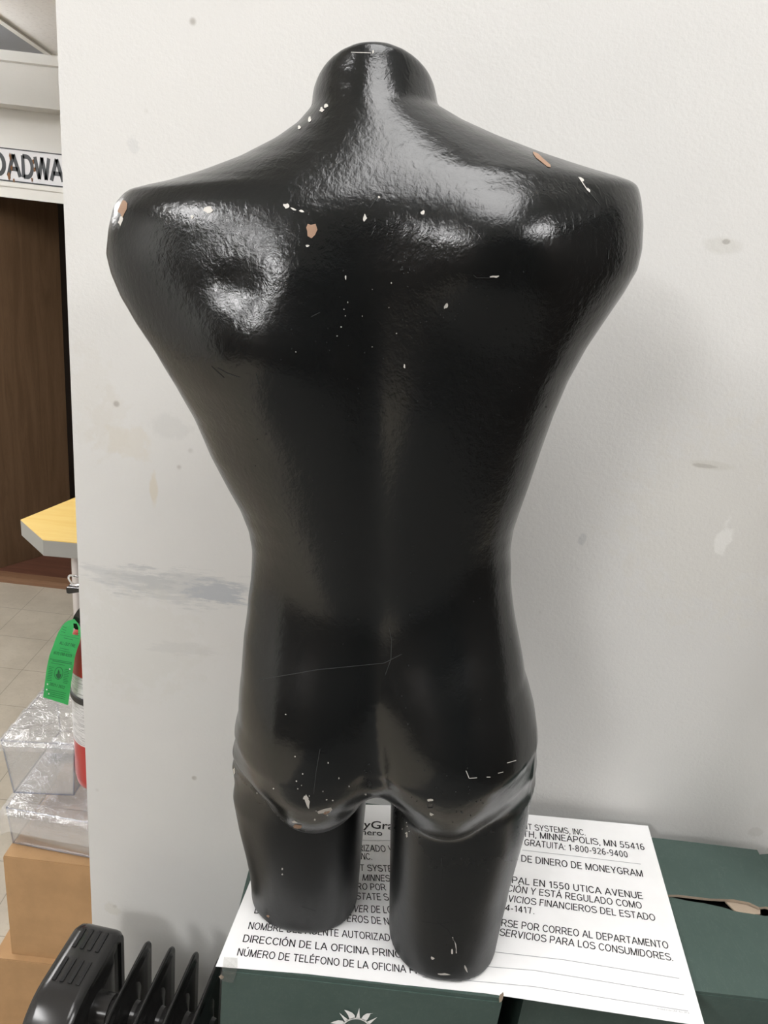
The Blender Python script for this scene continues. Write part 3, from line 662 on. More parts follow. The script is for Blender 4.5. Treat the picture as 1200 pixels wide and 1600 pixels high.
# ------------------------------------------------------------------ clear bins in plastic film
M_CLEAR = see_through('clear acrylic', (.975, .98, .99), .035, .06, 0, .05)
M_EDGE = see_through('acrylic edge', (.72, .75, .84), .10, .1)
M_FILM = see_through('crinkled clear film', (.985, .985, .99), .12, .12, 1.0, .20)
def bin_(label, front, y, depth, h_top, rz):
    """front: four pixels (top left, top right, bottom right, bottom left) of the face at depth y"""
    tl, tr, br_, bl_ = [on_y(px, py, yy) for (px, py), yy in zip(front, y)]
    o = Vector((bl_.x, bl_.y, min(bl_.z, br_.z)))
    t = thing('plastic_bin', label, 'bin', tuple(o), 0, 'clear plastic bins in film'); 
    f = [p - o for p in (tl, tr, br_, bl_)]
    f[2].z = 0; f[3].z = 0; zt = max(f[0].z, f[1].z); f[0].z = zt; f[1].z = zt
    dv = Vector((.0, depth, 0)); ctr = (f[2] + f[3]) / 2
    b = [f[0] + dv + Vector((.004, 0, 0)), f[1] + dv, f[2] + dv*.9, f[3] + dv*.9 + Vector((.004, 0, 0))]
    def slab(bm, q, n, th=.002): prism(bm, q, n.normalized() * th)
    bm = bmesh.new()
    slab(bm, f, Vector((0, 1, 0))); slab(bm, b, Vector((0, -1, 0))); slab(bm, [f[0], f[3], b[3], b[0]], Vector((1, 0, 0))); slab(bm, [f[1], f[2], b[2], b[1]], Vector((-1, 0, 0))); slab(bm, [f[3], f[2], b[2], b[3]], Vector((0, 0, 1)))
    obj('shell', bm, M_CLEAR, t)
    bm = bmesh.new(); ring = f + [f[0]]
    for p, q in ((f[0], f[3]), (f[3], f[2]), (f[0], f[1]), (f[1], b[1]), (f[0], b[0]), (b[0], b[1]), (f[3], b[3]), (f[2], b[2]), (b[0], b[3]), (f[1], f[2])): tube(bm, [p, q], .0013, 6)
    obj('rim', bm, M_EDGE, t, smooth=True)
    return t, o, f, b
def film(name, label, t, o, f, b, seed, drop, lift, rim=.006):
    """thin crumpled film draped over a bin"""
    rnd = random.Random(seed); bm = bmesh.new(); n, m = 26, 22
    import mathutils.noise as mn
    G = []
    for i in range(n + 1):
        row = []
        for j in range(m + 1):
            s = i/n*1.12 - .06; tt = j/m*1.25 - .25
            top = f[0].lerp(f[1], s).lerp(b[0].lerp(b[1], s), max(tt, 0))
            if tt < 0: top = f[0].lerp(f[1], s).lerp(f[3].lerp(f[2], s), -tt*drop/.25) + Vector((0, -rim - .004, 0))
            if s < 0: top.z -= .012*(-s/.06); top.x -= .002
            nz = mn.noise(Vector((s*6 + seed, tt*6, 0)))*.006 + mn.noise(Vector((s*17 + seed, tt*15, 3)))*.004
            top += Vector((0, -abs(nz)*.6 if tt < 0 else 0, lift + abs(nz) if tt >= 0 else 0)); row.append(bm.verts.new(top))
        G.append(row)
    for i in range(n):
        for j in range(m): bm.faces.new((G[i][j], G[i+1][j], G[i+1][j+1], G[i][j+1]))
    return obj(name, bm, M_FILM, t, smooth=180, label=label)
lo_ = bin_('lower clear plastic bin standing on the cardboard box', ((10, 1262), (158, 1292), (152, 1342), (20, 1308)), (1.075, 1.060, 1.060, 1.075), .19, .06, 0)
film('plastic_film', 'crumpled clear plastic film', lo_[0], lo_[1], lo_[2], lo_[3], 3, .55, .004)
up_ = bin_('upper clear plastic bin on top of the stack beside the fire extinguisher', ((2, 1157), (116, 1167), (115, 1241), (22, 1238)), (1.075, 1.085, 1.085, 1.075), .20, .1, 0)
film('plastic_film', 'crumpled clear plastic film', up_[0], up_[1], up_[2], up_[3], 8, .10, .003)
# ------------------------------------------------------------------ oil radiator
HY = math.radians(-6.5); H_TOP = .60
ho = on_z(130, 1434, H_TOP)
ht = thing('oil_radiator', 'black oil-filled radiator on the floor against the white wall beside the green carton', 'radiator', (ho.x, ho.y, 0), HY)
M_RAD = mat('glossy black radiator enamel', (.022, .0215, .021), .2); M_SLOT = mat('slot shadow', (.004, .004, .004), .7)
HD = .165      # fin depth, y runs from 0 (wall side) to -HD
def fin_ring(d0, d1, zb, zt, rf, rb, seg=7): # in (y, z)
    return [(-d1 + a, zb + b) for a, b in rrect(d1 - d0, zt - zb, (.03, .03, rb, rf), seg)]
def loft(bm, rings, mi=0, cap=True):
    vs = [[bm.verts.new(p) for p in r] for r in rings]; n = len(vs[0])
    for A, B in zip(vs, vs[1:]):
        for i in range(n): bm.faces.new((A[i], A[(i+1) % n], B[(i+1) % n], B[i])).material_index = mi
    if cap: bm.faces.new(vs[0][::-1]).material_index = mi; bm.faces.new(vs[-1]).material_index = mi
def yz(ring, x): return [Vector((x, y, z)) for y, z in ring]
def inset(k, x): return yz(fin_ring(.002 + k, HD - k, .055 + k, H_TOP - k, max(.052 - k, .004), max(.022 - k, .004)), x)
# end cover: a deep hollow shell rounded at front and back
bm = bmesh.new(); CW = .064
def cov(k, x): return yz(fin_ring(-.004 + k, HD + .012 - k, .05 + k, H_TOP + .006 - k, max(.075 - k, .004), max(.030 - k, .004), 10), x)
loft(bm, [cov(.014, -.004), cov(.006, -.002), cov(.001, .004), cov(0, .012), cov(0, CW - .010), cov(.001, CW - .005), cov(.005, CW), cov(.014, CW), cov(.018, CW - .003), cov(.030, CW - .003), cov(.036, CW + .001), cov(.05, CW + .001)])
obj('end_cover', bm, M_RAD, ht, smooth=35, label='rounded black end cover')
bm = bmesh.new()
# the shell's top line: flat, then bending down at the front; slots follow it
top_line = [(y, z) for y, z in fin_ring(-.004, HD + .012, .05, H_TOP + .006, .075, .030, 24)]
def top_z(y):
    c = [(a, b) for a, b in top_line if b > .4]; c.sort()
    return np.interp(y, [p[0] for p in c], [p[1] for p in c])
for y0, y1 in ((-.020, -.052), (-.068, -.103)):
    for k in range(4):
        x0 = .012 + k*.0115; ys = [y0 + (y1 - y0)*i/8 for i in range(9)]
        for a, b in zip(ys, ys[1:]):
            f = bm.faces.new([bm.verts.new(p) for p in ((x0, a, top_z(a) + .0006), (x0 + .0048, a, top_z(a) + .0006), (x0 + .0048, b, top_z(b) + .0006), (x0, b, top_z(b) + .0006))])
bmesh.ops.remove_doubles(bm, verts=bm.verts, dist=1e-5)
bmesh.ops.solidify(bm, geom=bm.faces[:], thickness=.0012)
obj('vent_slots', bm, M_SLOT, ht, label='two rows of four dark vent slots')
proto = None; PIT = .0365; X0 = .106
for k in range(4):
    if proto is None:
        bm = bmesh.new()
        loft(bm, [inset(.016, -.0050), inset(.012, -.0050), inset(.008, -.0022), inset(.0012, -.0022), inset(0, -.0008), inset(0, .0008), inset(.0012, .0022), inset(.008, .0022), inset(.012, .0050), inset(.016, .0050), inset(.022, .0062)])
        # pressed oil channels: bulges near the top and the bottom of the plate
        for zc in (H_TOP - .055, .13):
            for s in (-1, 1):
                lathe(bm, [(.046, s*.004), (.040, s*.0065), (.031, s*.0085), (.021, s*.013), (.0195, s*(PIT/2 + .0003))], (0, -HD*.52, zc), 36, axis='X')
        proto = obj('fin', bm, M_RAD, ht, smooth=35)
        f_ = proto
    else:
        f_ = proto.copy(); COL.objects.link(f_); f_.parent = ht
    f_.location = (X0 + k*PIT, 0, 0)
for zc in (H_TOP - .055, .13):
    bm = bmesh.new(); lathe(bm, [(.024, CW - .012), (.022, X0 - PIT/2 - .0005)], (0, -HD*.52, zc), 32, axis='X'); obj('oil_pipe', bm, M_RAD, ht, smooth=True)
for x in (.025, X0 + 2*PIT):
    bm = bmesh.new(); box(bm, x - .012, x + .012, -HD - .03, .02, .045, .058)
    for y in (-HD - .02, .010): lathe(bm, [(.0, -.008), (.0225, -.008), (.0225, .008), (.0, .008)], (x, y, .0226), 24, axis='X'); box(bm, x - .004, x + .004, y - .006, y + .006, .0226, .05)
    obj('foot', bm, M_BLACK, ht, bevel=.001)

# ------------------------------------------------------------------ the two green cartons
BT = .8425
bxl = on_z(342, 1527, BT); bxr = on_z(786, 1563, BT); FY = .583
gl = thing('green_carton', 'dark green printed carton with white sun emblem holding up the white sheet', 'carton', (-.117, FY, 0), 0, 'dark green cartons')
W1 = bxr.x + .117; D1 = .272
bm = bmesh.new(); box(bm, 0, W1, 0, D1, 0, BT - .006); obj('body', bm, M_GREEN, gl, bevel=.004)
bm = bmesh.new(); box(bm, .001, W1 - .001, .001, D1/2 - .0015, BT - .0060, BT - .0004); box(bm, .001, W1 - .001, D1/2 + .0015, D1 - .001, BT - .0060, BT - .0004); obj('flap', bm, M_GREEN, gl, bevel=.0012)
rnd = random.Random(5)
for (px, py, w, h) in ((783, 1559, .0025, .010), (346, 1526, .003, .004)):
    bm = bmesh.new(); p = on_y(px, py, FY - .0008) - Vector(gl.location)
    bm.faces.new([bm.verts.new(p + Vector((w*rnd.uniform(.5, 1)*math.cos(t), -.0002, h*rnd.uniform(.5, 1)*math.sin(t)))) for t in [2*math.pi*i/10 for i in range(10)]])
    obj('torn_edge', bm, M_RAW, gl, label='torn tan cardboard at the corner')
# white sun emblem on the front face
ec = on_y(556.5, 1611, FY - .0008) - gl.location; ed = (on_y(578, 1611, FY) - on_y(556.5, 1611, FY)).length
ex = (on_y(600, 1614.5, FY) - on_y(500, 1606.5, FY)).normalized(); ex = Vector((1, 0, 0)); ez_ = Vector((0, 0, 1))
bm = bmesh.new(); E_ = lambda r, a: ec + ex*(ed*r*math.cos(a)) + ez_*(ed*r*math.sin(a)*1.22)
N_ = 64
for k in range(N_):
    a, b = 2*math.pi*k/N_, 2*math.pi*(k+1)/N_; bm.faces.new([bm.verts.new(E_(r, t)) for r, t in ((1.0, a), (1.12, a), (1.12, b), (1.0, b))])
for k in range(16):
    a = math.pi/2 + 2*math.pi*k/16; w = math.radians(9.5)
    if k % 2 == 0: pts = [(1.08, a - w*.85), (1.5, a - w*.28), (1.95, a), (1.5, a + w*.28), (1.08, a + w*.85)]
    else:
        s = 1 if (k % 16) < 8 else -1
        pts = [(1.08, a - w*1.1), (1.30, a - w*1.15 - s*w*.1), (1.55, a - w*.75 + s*w*.1), (1.78, a - w*.15 + s*w*.45), (1.97, a + s*w*1.05), (1.68, a + w*.55 + s*w*.35), (1.42, a + w*.8), (1.08, a + w*1.1)]
    bm.faces.new([bm.verts.new(E_(r, t)) for r, t in pts])
obj('sun_emblem', bm, M_WHITE, gl, recalc=False, label='white sun emblem with flame rays')

GX0 = .222; RX1 = on_z(1184, 1330, BT).x; RY0 = .622; RY1 = .849
gr = thing('green_carton', 'dark green carton with split top flaps at the right beneath the sheet edge', 'carton', (GX0, RY0, 0), 0, 'dark green cartons')
W2 = RX1 - GX0; D2 = RY1 - RY0
bm = bmesh.new(); t_ = .004; zt = BT - .0085
box(bm, 0, W2, 0, t_, 0, zt); box(bm, 0, W2, D2 - t_, D2, 0, zt); box(bm, 0, t_, t_, D2 - t_, 0, zt); box(bm, W2 - t_, W2, t_, D2 - t_, 0, zt); box(bm, t_, W2 - t_, t_, D2 - t_, zt - .05, zt - .046, 1)  # near-black sheet stands in for the shade inside the carton
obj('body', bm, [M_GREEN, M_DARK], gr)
def flap(name, ring_top, label, raw, th=.004):
    bm = bmesh.new(); prism(bm, [p - Vector(gr.location) for p in ring_top], (0, 0, -th), 0)
    bmesh.ops.recalc_face_normals(bm, faces=bm.faces)
    for f in bm.faces: f.material_index = 1 if f.normal.y * raw > .5 else 0
    return obj(name, bm, [M_GREEN, M_RAW], gr, label=label)
rnd = random.Random(11)
zr = BT
back_edge = [(1200, 1402.5)]; pts = [on_z(x, y, zr) for x, y in ((1010, 1392), (1043, 1398), (1060, 1399), (1085, 1401), (1110, 1404), (1130, 1405), (1146, 1404.5), (1160, 1408), (1170, 1410), (1178, 1414), (1186, 1416.5), (1196, 1416), (1206, 1418))]
pts = [p + Vector((0, rnd.uniform(-.0012, .0012), 0)) for p in pts]
xr = GX0 + W2
yl = pts[0].y
rear = [Vector((GX0 + .001, yl + .001, zr))] + pts + [Vector((xr, pts[-1].y - .001, zr)), Vector((xr, RY1, zr)), Vector((.47, RY1 + .001, zr)), Vector((GX0 + .001, RY1, zr))]
flap('flap', rear, 'rear green flap with frayed tan edge', -1)
zf = BT - .0044
pf = [on_z(x, y, zf) for x, y in ((1010, 1398), (1046, 1401.5), (1075, 1407), (1100, 1412), (1130, 1418.5), (1150, 1424.5), (1168, 1427), (1182, 1428.5), (1195, 1430.5), (1206, 1431))]
pf = [p + Vector((0, rnd.uniform(-.0008, .0008), 0)) for p in pf]
front = [Vector((GX0 + .001, RY0 + .0005, zf)), Vector((xr, RY0 + .0005, zf)), Vector((xr, pf[-1].y, zf))] + pf[::-1] + [Vector((GX0 + .001, pf[0].y, zf))]
flap('flap', front, 'front green flap, slightly sunken', 1)
bm = bmesh.new(); q = [on_z(x, y, BT - .0050) - Vector(gr.location) for x, y in ((1133, 1408), (1160, 1406), (1188, 1414), (1188, 1428), (1170, 1429), (1148, 1423))]
prism(bm, q, (0, 0, -.002)); obj('torn_liner', bm, M_RAW, gr, label='torn patch of tan liner in the split')
# side flap standing along the right edge
bm = bmesh.new(); q = [on_z(x, y, BT - .002) for x, y in ((1187, 1334.5), (1192, 1333.5), (1201, 1348), (1201, 1362))]
sx = Vector((.004, 0, 0)); a_ = Vector((xr + .003, RY1 - .004, BT - .004)); b_ = Vector((xr + .003, RY0 + .01, BT - .004))
prism(bm, [p - Vector(gr.location) for p in (a_, a_ + Vector((.016, .002, .002)), b_ + Vector((.016, 0, .002)), b_)], (0, 0, -.005)); box(bm, W2 - .001, W2 + .004, .01, D2 - .005, zt - .03, BT - .0045); obj('side_flap', bm, M_GREEN, gr)

# ------------------------------------------------------------------ the printed sheet
SZ = .8431
ps = thing('printed_sheet', 'large white Spanish money transfer notice lying under the black mannequin form', 'sheet', (0, .58, SZ))
q_fl, q_fr, q_br, q_bl = (on_z(*p, SZ) for p in ((337, 1510), (1101.5, 1603.5), (1012.5, 1290), (442, 1249)))
def sag(x, y):   # a faint droop over the gap between the cartons and a soft wave at the back
    return 0.0
front_px = [(337, 1510), (480, 1521.5), (620, 1537.5), (760, 1552), (835, 1563.5), (940, 1579.5), (1030, 1593), (1101.5, 1603.5)]
back_px = [(442, 1250.5), (500, 1254), (570, 1257.3), (610, 1258.2), (700, 1263), (829, 1273), (920, 1281.5), (1012.5, 1290.3)]
bm = bmesh.new()
def resample(pts, n=28):
    P_ = [on_z(*p, SZ) for p in pts]; xs = np.array([p.x for p in P_]); ys = np.array([p.y for p in P_])
    X_ = np.linspace(xs[0], xs[-1], n); return [Vector((x, float(np.interp(x, xs, ys)), SZ)) for x in X_]
fr, bk = resample(front_px), resample(back_px)
g = [[f.lerp(b, k/10) for f, b in zip(fr, bk)] for k in range(11)]
o_ = Vector(ps.location)
gv = [[bm.verts.new(p - o_) for p in r] for r in g]; gw = [[bm.verts.new(p - o_ - Vector((0, 0, .0004))) for p in r] for r in g]
for r in range(10):
    for k in range(27):
        bm.faces.new((gv[r][k], gv[r][k+1], gv[r+1][k+1], gv[r+1][k])); bm.faces.new((gw[r][k], gw[r+1][k], gw[r+1][k+1], gw[r][k+1]))
for k in range(27):
    bm.faces.new((gw[0][k], gw[0][k+1], gv[0][k+1], gv[0][k])); bm.faces.new((gw[10][k+1], gw[10][k], gv[10][k], gv[10][k+1]))
for r in range(10):
    bm.faces.new((gw[r+1][0], gw[r][0], gv[r][0], gv[r+1][0])); bm.faces.new((gw[r][27], gw[r+1][27], gv[r+1][27], gv[r][27]))
def paper():
    m = mat('white poster paper', (.80, .80, .80), .35, spec=.4); t = NT(m); v = t.coord()
    cr = t.noise(v, 9, 4, .6); t.color(t.mix(t.rng(cr, .3, .7), (.90, .90, .90), (.85, .85, .845))); t.bump(t.noise(v, 14, 4, .6, .6), .15, .004); return m
obj('paper', bm, paper(), ps)
bm = bmesh.new(); ZI = .0003
def sheet_pt(px, py): return on_z(px, py, SZ + ZI) - o_
def line(s, a, b, cap, mi=0, weight=0.0, shear=0.0, ux=.26):
    """one printed line from pixel a to pixel b (baseline), capital height in pixels"""
    A, B = sheet_pt(*a), sheet_pt(*b); Uv = (sheet_pt(a[0] + cap*ux, a[1] - cap) - A)
    Ub = (sheet_pt(b[0] + cap*(ux - .42), b[1] - cap*1.02) - B)
    fn = lambda p, q: A + (B - A)*p + (Uv.lerp(Ub, p))*q
    if s != s.upper(): add_text(bm, s, fn, mi, 1.0, 1.0, shear, weight)
    else: grotesque(bm, s, fn, mi, 1.0, 1.0, .125)
LW = .004
for s, a, b, cap in (
    ('NÚMERO DE TELÉFONO DE LA OFICINA PRINCIPAL:', (370, 1493), (714, 1528), 11.5), ('DIRECCIÓN DE LA OFICINA PRINCIPAL:', (379, 1471.5), (664, 1500.5), 11.3),
    ('NOMBRE DEL AGENTE AUTORIZADO:', (387.5, 1451.5), (623, 1471.8), 11), ('DE', (397, 1427), (415, 1428.5), 10.5)):
    line(s, a, b, cap, 0, LW)
def line_at(s, k, x, y, sc=11.0, cap=10.0, slope=.035):
    """the k-th letter of s starts at pixel x"""
    off = sum(GLY[c][0] + .13 for c in s[:k]); tot = sum(GLY[c][0] + .13 for c in s) - .13
    x0 = x - off*sc; x1 = x0 + tot*sc; line(s, (x0, y + (x0 - x)*slope), (x1, y + (x1 - x)*slope), cap, 0, LW, 0, .16)
for q in (('AUTORIZADO V', 6, 571, 1330, 10.8), ('INC.', 2, 572, 1343, 10.8), ('PAYMENT SYSTEMS', 8, 574, 1361, 11.2), ('MINNESOTA', 0, 566, 1376, 11.2), ('GIRO POR', 5, 579, 1390.5, 11.2), ('STATE S', 1, 564.5, 1405.5, 11.3, 10.5),
          ('VER DE LOS', 4, 580, 1426, 11.0, 11), ('EROS DE N', 0, 542, 1440, 11.6, 11, .08)): line_at(*q)
for s, a, b, cap in (
    ('MONEYGRAM PAYMENT SYSTEMS, INC.', (702, 1283.5), (915, 1305.5), 9), ('1550 UTICA AVENUE SOUTH, MINNEAPOLIS, MN 55416', (645, 1288), (1007.5, 1328.3), 9.7),
    ('LLAMADA GRATUITA: 1-800-926-9400', (756, 1313), (981.5, 1340), 9.7), ('VENDEDOR DE GIROS DE DINERO DE MONEYGRAM', (664, 1327), (1005, 1370.2), 10.3),
    ('OFICINA PRINCIPAL EN 1550 UTICA AVENUE', (689, 1366), (1005, 1405), 10.3), ('CIÓN Y ESTÁ REGULADO COMO', (792, 1392.5), (1003.5, 1420), 10.3),
    ('SERVICIOS FINANCIEROS DEL ESTADO', (766, 1405), (1024.5, 1439), 10.3), ('4-1417.', (789, 1422.5), (835, 1428.3), 9.8),
    ('COMUNICARSE POR CORREO AL DEPARTAMENTO', (711, 1437), (1045, 1482.5), 11), ('SERVICIOS PARA LOS CONSUMIDORES.', (780, 1461.5), (1052, 1501.5), 11)):
    line(s, a, b, cap, 0, LW, 0, .20)
line('MoneyGram', (513, 1290), (635, 1297.5), 11.5, 0, .012, .25, .0)
line('dinero', (552, 1303.5), (598.5, 1305.8), 8.5, 0, .006, .2, .0)
line('Printed in the USA  Rev. 2016', (1027, 1577), (1077, 1584), 2.6, 1, .0)
def rule(pts, w):
    for a, b in zip(pts, pts[1:]): bm.faces.new([bm.verts.new(sheet_pt(*p)) for p in (a, b, (b[0], b[1] - w), (a[0], a[1] - w))]).material_index = 1
rule([(560, 1313), (612, 1313.6), (640, 1314)], .7); rule([(816, 1328.5), (910, 1339.5), (1001, 1350.5)], .7)
rule([(640, 1474), (767, 1487.3), (880, 1500), (1061.5, 1529.3)], 1.0); rule([(640, 1500), (760, 1510.7), (835, 1516.7), (940, 1533.5), (1069, 1555)], 1.0); rule([(660, 1527), (760, 1535.2), (835, 1542.2), (940, 1559), (1075, 1580.3)], 1.0)
for f in bm.faces:
    f.normal_update()
    if f.normal.z < 0: f.normal_flip()
obj('printing', bm, [M_INK, M_GREY], ps, recalc=False, label='black printed lettering and grey rules')
# clear tape over the near left corner
tp = [on_z(352, 1500, SZ + .0006), on_z(372, 1502, SZ + .0006), on_z(371, 1517, SZ + .0006), on_z(346, 1514, SZ + .0006)]
bm = bmesh.new(); A_ = [on_z(x, y, SZ + .0008) for x, y in ((350, 1495), (371, 1497))]; B_ = [on_z(x, y, SZ + .0008) for x, y in ((343, 1528.2), (367, 1530.8))]
C__ = [on_y(x, y, FY - .0012) for x, y in ((345, 1533), (364, 1536))]
for p in B_: p.y = FY - .0012
vv = [[bm.verts.new(p) for p in r] for r in (A_, B_, C__)]
for r in (0, 1): bm.faces.new((vv[r][0], vv[r][1], vv[r+1][1], vv[r+1][0]))
bmesh.ops.solidify(bm, geom=bm.faces[:], thickness=.0002)
tag(obj('clear_tape', bm, see_through('clear tape', (.98, .98, .97), .06, .2, .4, .04)), 'strip of clear tape holding the sheet to the left green carton', 'tape')

# ------------------------------------------------------------------ the mannequin form itself
MX, MQ, MP = make_man(.003, 14)
def man_mat():
    m = mat('worn black gloss paint', (.0060, .0070, .0072), .22, spec=.55); t = NT(m); v = t.coord()
    n = t.noise(v, 10, 5, .65); tz = t.new('ShaderNodeSeparateXYZ'); t.l(v, tz.inputs[0])
    t.l(t.math('ADD', t.rng(n, .3, .7, .14, .25), t.rng(tz.outputs['Z'], .30, .05, 0, .20)), t.b.inputs['Roughness'])   # legs rubbed duller
    dust = t.noise(t.coord(scale=(1, 1, .5)), 60, 6, .75); c = t.mix(t.math('MULTIPLY', t.rng(dust, .60, .78), .05), (.0060, .0070, .0072), (.10, .10, .10))
    t.color(c)
    hide = t.noise(t.coord(scale=(1, 1, .75)), 190, 4, .62, .4); fine = t.noise(v, 520, 2, .5); big = t.noise(v, 26, 3, .5)
    tc = t.new('ShaderNodeTexCoord'); sp = t.new('ShaderNodeSeparateXYZ'); t.l(tc.outputs['Object'], sp.inputs[0])
    up_ = t.rng(sp.outputs['Z'], 1.15 - MAN_O[2], 1.42 - MAN_O[2], .35, 1)
    h = t.math('ADD', t.math('ADD', hide, t.math('MULTIPLY', fine, .22)), t.math('MULTIPLY', big, 1.1))
    b = t.bump(h, .5, .0011); t.l(t.math('MULTIPLY', up_, .36), b.inputs['Strength']); return m
M_MAN = man_mat()
CHIP = [M_MAN, mat('white primer showing', (.55, .53, .49), .6), mat('tan plaster showing', (.30, .185, .12), .7), mat('grey scratch', (.035, .037, .037), .5, 0, .15)]
verts = [tuple(p - MAN_O) for p in MX]; faces = [tuple(q) for q in MQ.tolist()]
bvh = BVHTree.FromPolygons([Vector(p) for p in MX], faces)
fm = [0] * len(faces)
def surf(px, py, lift=.0003):
    hit = bvh.ray_cast(CAM, ray(px, py).normalized())
    if hit[0] is None: return None
    return hit[0] + hit[1].normalized() * (lift if hit[1].dot(ray(px, py)) < 0 else -lift)
def chip_poly(pts, mi, lift=.0003):
    cx = sum(p[0] for p in pts)/len(pts); cy = sum(p[1] for p in pts)/len(pts); big = max(math.dist(p, (cx, cy)) for p in pts) > 2.5 and len(pts) > 5
    rings = [[surf(cx + (x-cx)*k, cy + (y-cy)*k, lift) for x, y in pts] for k in ((1, .66, .33) if big else (1,))]
    c = surf(cx, cy, lift)
    if c is None or any(p is None for r in rings for p in r): return
    ext = max(math.dist(p, (cx, cy)) for p in pts) * .75 / F_PX
    if max((p - c).length for r in rings for p in r) > max(ext * 3.2, .004): return      # would bridge a fold
    n = len(pts); i0 = len(verts)
    for r in rings: verts.extend(tuple(Vector(p) - Vector(MAN_O)) for p in r)
    if not big: faces.append(tuple(range(i0, i0 + n))); fm.append(mi); return
    verts.append(tuple(Vector(c) - Vector(MAN_O))); ci = len(verts) - 1
    for k in range(len(rings) - 1):
        for j in range(n):
            q = (j + 1) % n; faces.append((i0 + k*n + j, i0 + k*n + q, i0 + (k+1)*n + q, i0 + (k+1)*n + j)); fm.append(mi)
    k = len(rings) - 1
    for j in range(n): faces.append((i0 + k*n + j, i0 + k*n + (j+1) % n, ci)); fm.append(mi)
rnd = random.Random(21)
def chip(px, py, rx, ry, mi, ang=0, n=9, rag=.45, lift=.0003):
    ca, sa = math.cos(math.radians(ang)), math.sin(math.radians(ang)); P_ = []
    for k in range(n):
        t = 2*math.pi*k/n; q = 1 + rnd.uniform(-rag, rag*.5); x, y = rx*q*math.cos(t), ry*q*math.sin(t); P_.append((px + ca*x - sa*y, py + sa*x + ca*y))
    chip_poly(P_[::-1], mi, lift)
def scratch(pts, w, mi):
    for (x0, y0), (x1, y1) in zip(pts, pts[1:]):
        d = math.hypot(x1-x0, y1-y0); nx, ny = -(y1-y0)/d*w/2, (x1-x0)/d*w/2
        n = max(1, int(d/7))
        for k in range(n):
            a, b = k/n, (k+1)/n
            chip_poly([(x0+(x1-x0)*a+nx, y0+(y1-y0)*a+ny), (x0+(x1-x0)*b+nx, y0+(y1-y0)*b+ny), (x0+(x1-x0)*b-nx, y0+(y1-y0)*b-ny), (x0+(x1-x0)*a-nx, y0+(y1-y0)*a-ny)], mi)
for c in ((326, 328, 8, 6, 1, -25), (301, 339, 3, 4, 1, 0), (485, 359, 9, 12, 2, 0), (193, 326, 7, 16, 2, 12), (189, 346, 4, 7, 1, 10), (447, 322, 5, 4, 1, 20), (459, 327, 5, 2, 1, 30), (471, 330, 4, 2, 1, 20), (481, 384, 4, 2, 1, 0),
          (846, 250, 17, 3.6, 2, 40), (570, 340, 3, 6, 1, 15), (592, 308, 2, 2, 1, 0), (661, 332, 4, 3, 1, 0), (510, 166, 3, 4, 1, 20), (503, 172, 4, 4, 1, 0), (484, 187, 3, 4, 1, 15), (468, 200, 3, 4, 1, 25),
          (909, 281, 3, 5, 1, -35), (919, 297, 2, 4, 1, -30), (480, 1253, 4, 11, 1, -12), (478, 1247, 5, 4, 1, 0), (508, 1267, 11, 5, 1, -12), (511, 1269, 6, 3, 2, -10), (464, 1291, 9, 4, 2, 5), (460, 1284, 5, 2, 1, 0), (403, 1237, 5, 2.2, 1, 25),
          (672, 1250, 5, 2, 1, 0), (674, 1272, 4, 3, 1, 40), (697, 478, 3, 5, 1, 15), (632, 572, 1.5, 4, 1, 0), (540, 433, 1.5, 4, 1, 0), (774, 432, 8, 2, 1, -5), (366, 1204, 2, 6, 1, 0), (583, 81, 1.2, 4, 1, 0), (1000, 305, 2, 3, 1, 0), (1003, 340, 2, 4, 1, 0),
          (676, 1497, 3, 3, 1, 0), (706, 1487, 2, 5, 1, 0), (728, 1513, 2, 6, 1, -20), (693, 1522, 10, 2, 1, 4), (636, 1304, 1.5, 4, 1, 0), (578, 1225, 2, 4, 3, 0), (571, 1241, 1.5, 1.5, 1, 0), (441, 1357, 1.5, 2, 1, 0), (441, 1366, 1.5, 2, 1, 0), (419, 1431, 3, 2, 2, 40)):
    chip(c[0], c[1], c[2], c[3], c[4], c[5])
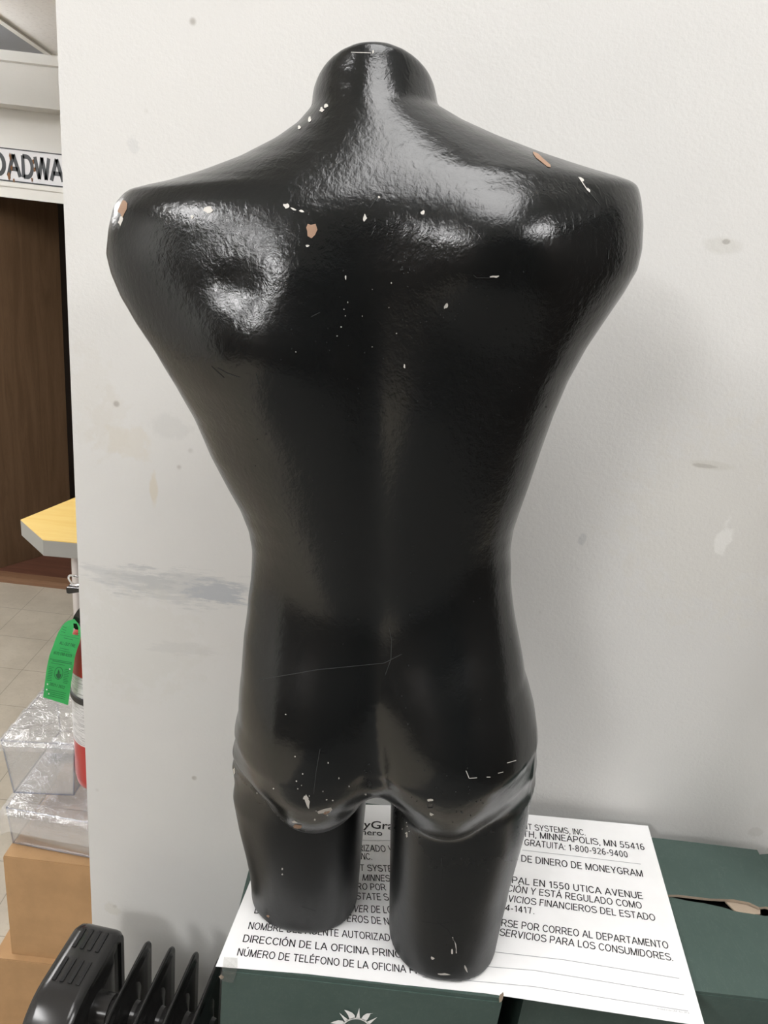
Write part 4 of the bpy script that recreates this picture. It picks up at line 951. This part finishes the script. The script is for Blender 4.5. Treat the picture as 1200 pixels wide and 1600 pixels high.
for w, mi, pts in ((1.2, 3, [(683, 1440), (700, 1452), (709, 1468), (713, 1490)]), (1.4, 1, [(707, 1464), (712, 1476), (713, 1489)]), (1.0, 3, [(471, 1416), (494, 1423)]), (1.0, 3, [(660, 1440), (685, 1443), (702, 1441)]),
                   (1.0, 3, [(405, 1062), (440, 1056), (498, 1046), (540, 1042), (600, 1036), (628, 1022)]), (.9, 3, [(608, 980), (612, 1000), (611, 1030), (602, 1055)]), (.9, 3, [(690, 1340), (692, 1365), (688, 1400)]),
                   (1.4, 1, [(904, 277), (918, 298)]), (1.0, 3, [(921, 300), (937, 320)]), (1.2, 3, [(951, 390), (950, 405)]), (1.0, 3, [(340, 575), (355, 583), (375, 590)]), (1.0, 3, [(330, 572), (350, 590)]), (1.0, 3, [(400, 583), (404, 600)]), (1.0, 3, [(486, 495), (500, 488)]),
                   (1.0, 1, [(728, 1204), (733, 1216), (745, 1215)]), (1.0, 1, [(760, 1214), (766, 1214)]), (1.0, 1, [(778, 1208), (786, 1206)]), (1.0, 1, [(792, 1192), (806, 1188)]), (1.0, 3, [(668, 1248), (668, 1262), (676, 1262), (678, 1249)]), (1.0, 3, [(500, 1170), (494, 1205), (490, 1240)]),
                   (1.0, 3, [(590, 308), (578, 325)]), (1.0, 1, [(549, 82), (580, 83)]), (1.1, 3, [(604, 84), (610, 110), (600, 124)]), (1.0, 3, [(740, 430), (745, 434), (765, 434)])):
    scratch(pts, w, mi)
for (cx, cy, sx, sy, n, r0, r1, mi) in ((630, 420, 20, 25, 16, .8, 2, 3), (500, 600, 120, 150, 40, .6, 1.3, 3), (720, 540, 120, 160, 36, .6, 1.3, 3), (600, 900, 150, 200, 40, .6, 1.2, 3), (480, 1230, 70, 60, 18, .7, 1.5, 1), (720, 1240, 70, 50, 26, .6, 1.5, 3), (575, 1215, 7, 22, 18, .7, 1.4, 3), (700, 1400, 60, 90, 26, .6, 1.3, 3), (400, 330, 80, 8, 14, .7, 1.4, 3), (640, 1300, 10, 12, 5, .7, 1.2, 1), (560, 480, 90, 60, 12, .7, 1.3, 1), (740, 480, 60, 40, 12, .7, 1.4, 3)):
    for k in range(n): chip(rnd.gauss(cx, sx*.6), rnd.gauss(cy, sy*.6), rnd.uniform(r0, r1), rnd.uniform(r0, r1)*1.2, mi, 0, 5)
me = bpy.data.meshes.new('mannequin_form'); me.from_pydata(verts, [], faces)
for m in CHIP: me.materials.append(m)
me.polygons.foreach_set('use_smooth', [True] * len(faces)); me.polygons.foreach_set('material_index', fm); me.update()
mf = link(bpy.data.objects.new('mannequin_form', me)); mf.location = MAN_O
tag(mf, 'glossy black headless male mannequin torso seen from behind, standing on the white sheet', 'mannequin')

# ------------------------------------------------------------------ ceiling lamps and added fill lamps in place
for x, y, w, l, k, lab in ((.05, .02, .85, 1.15, 7.4, 'fluorescent ceiling light above the mannequin'), (-2.05, -.7, .6, 1.2, 22, 'fluorescent ceiling light on the left side of the room'),
    (-1.9, -2.6, .6, 1.2, 36, 'added fill light at the rear left of the room'), (1.75, -.75, .6, 1.2, 15, 'added fill light on the right side of the room')):  # rear left and right lamps are fill, added to even out the wall
    troffer(x, y, CEIL_Z, w, l, lab, lamp_mat('lamp diffuser', k))
troffer(-1.6, 1.95, LOW_Z, .5, .6, 'added fill light hung below the low ceiling to brighten the far room', M_DIFF2, .13)  # unseen lamp, added to lift the far room and its ceiling
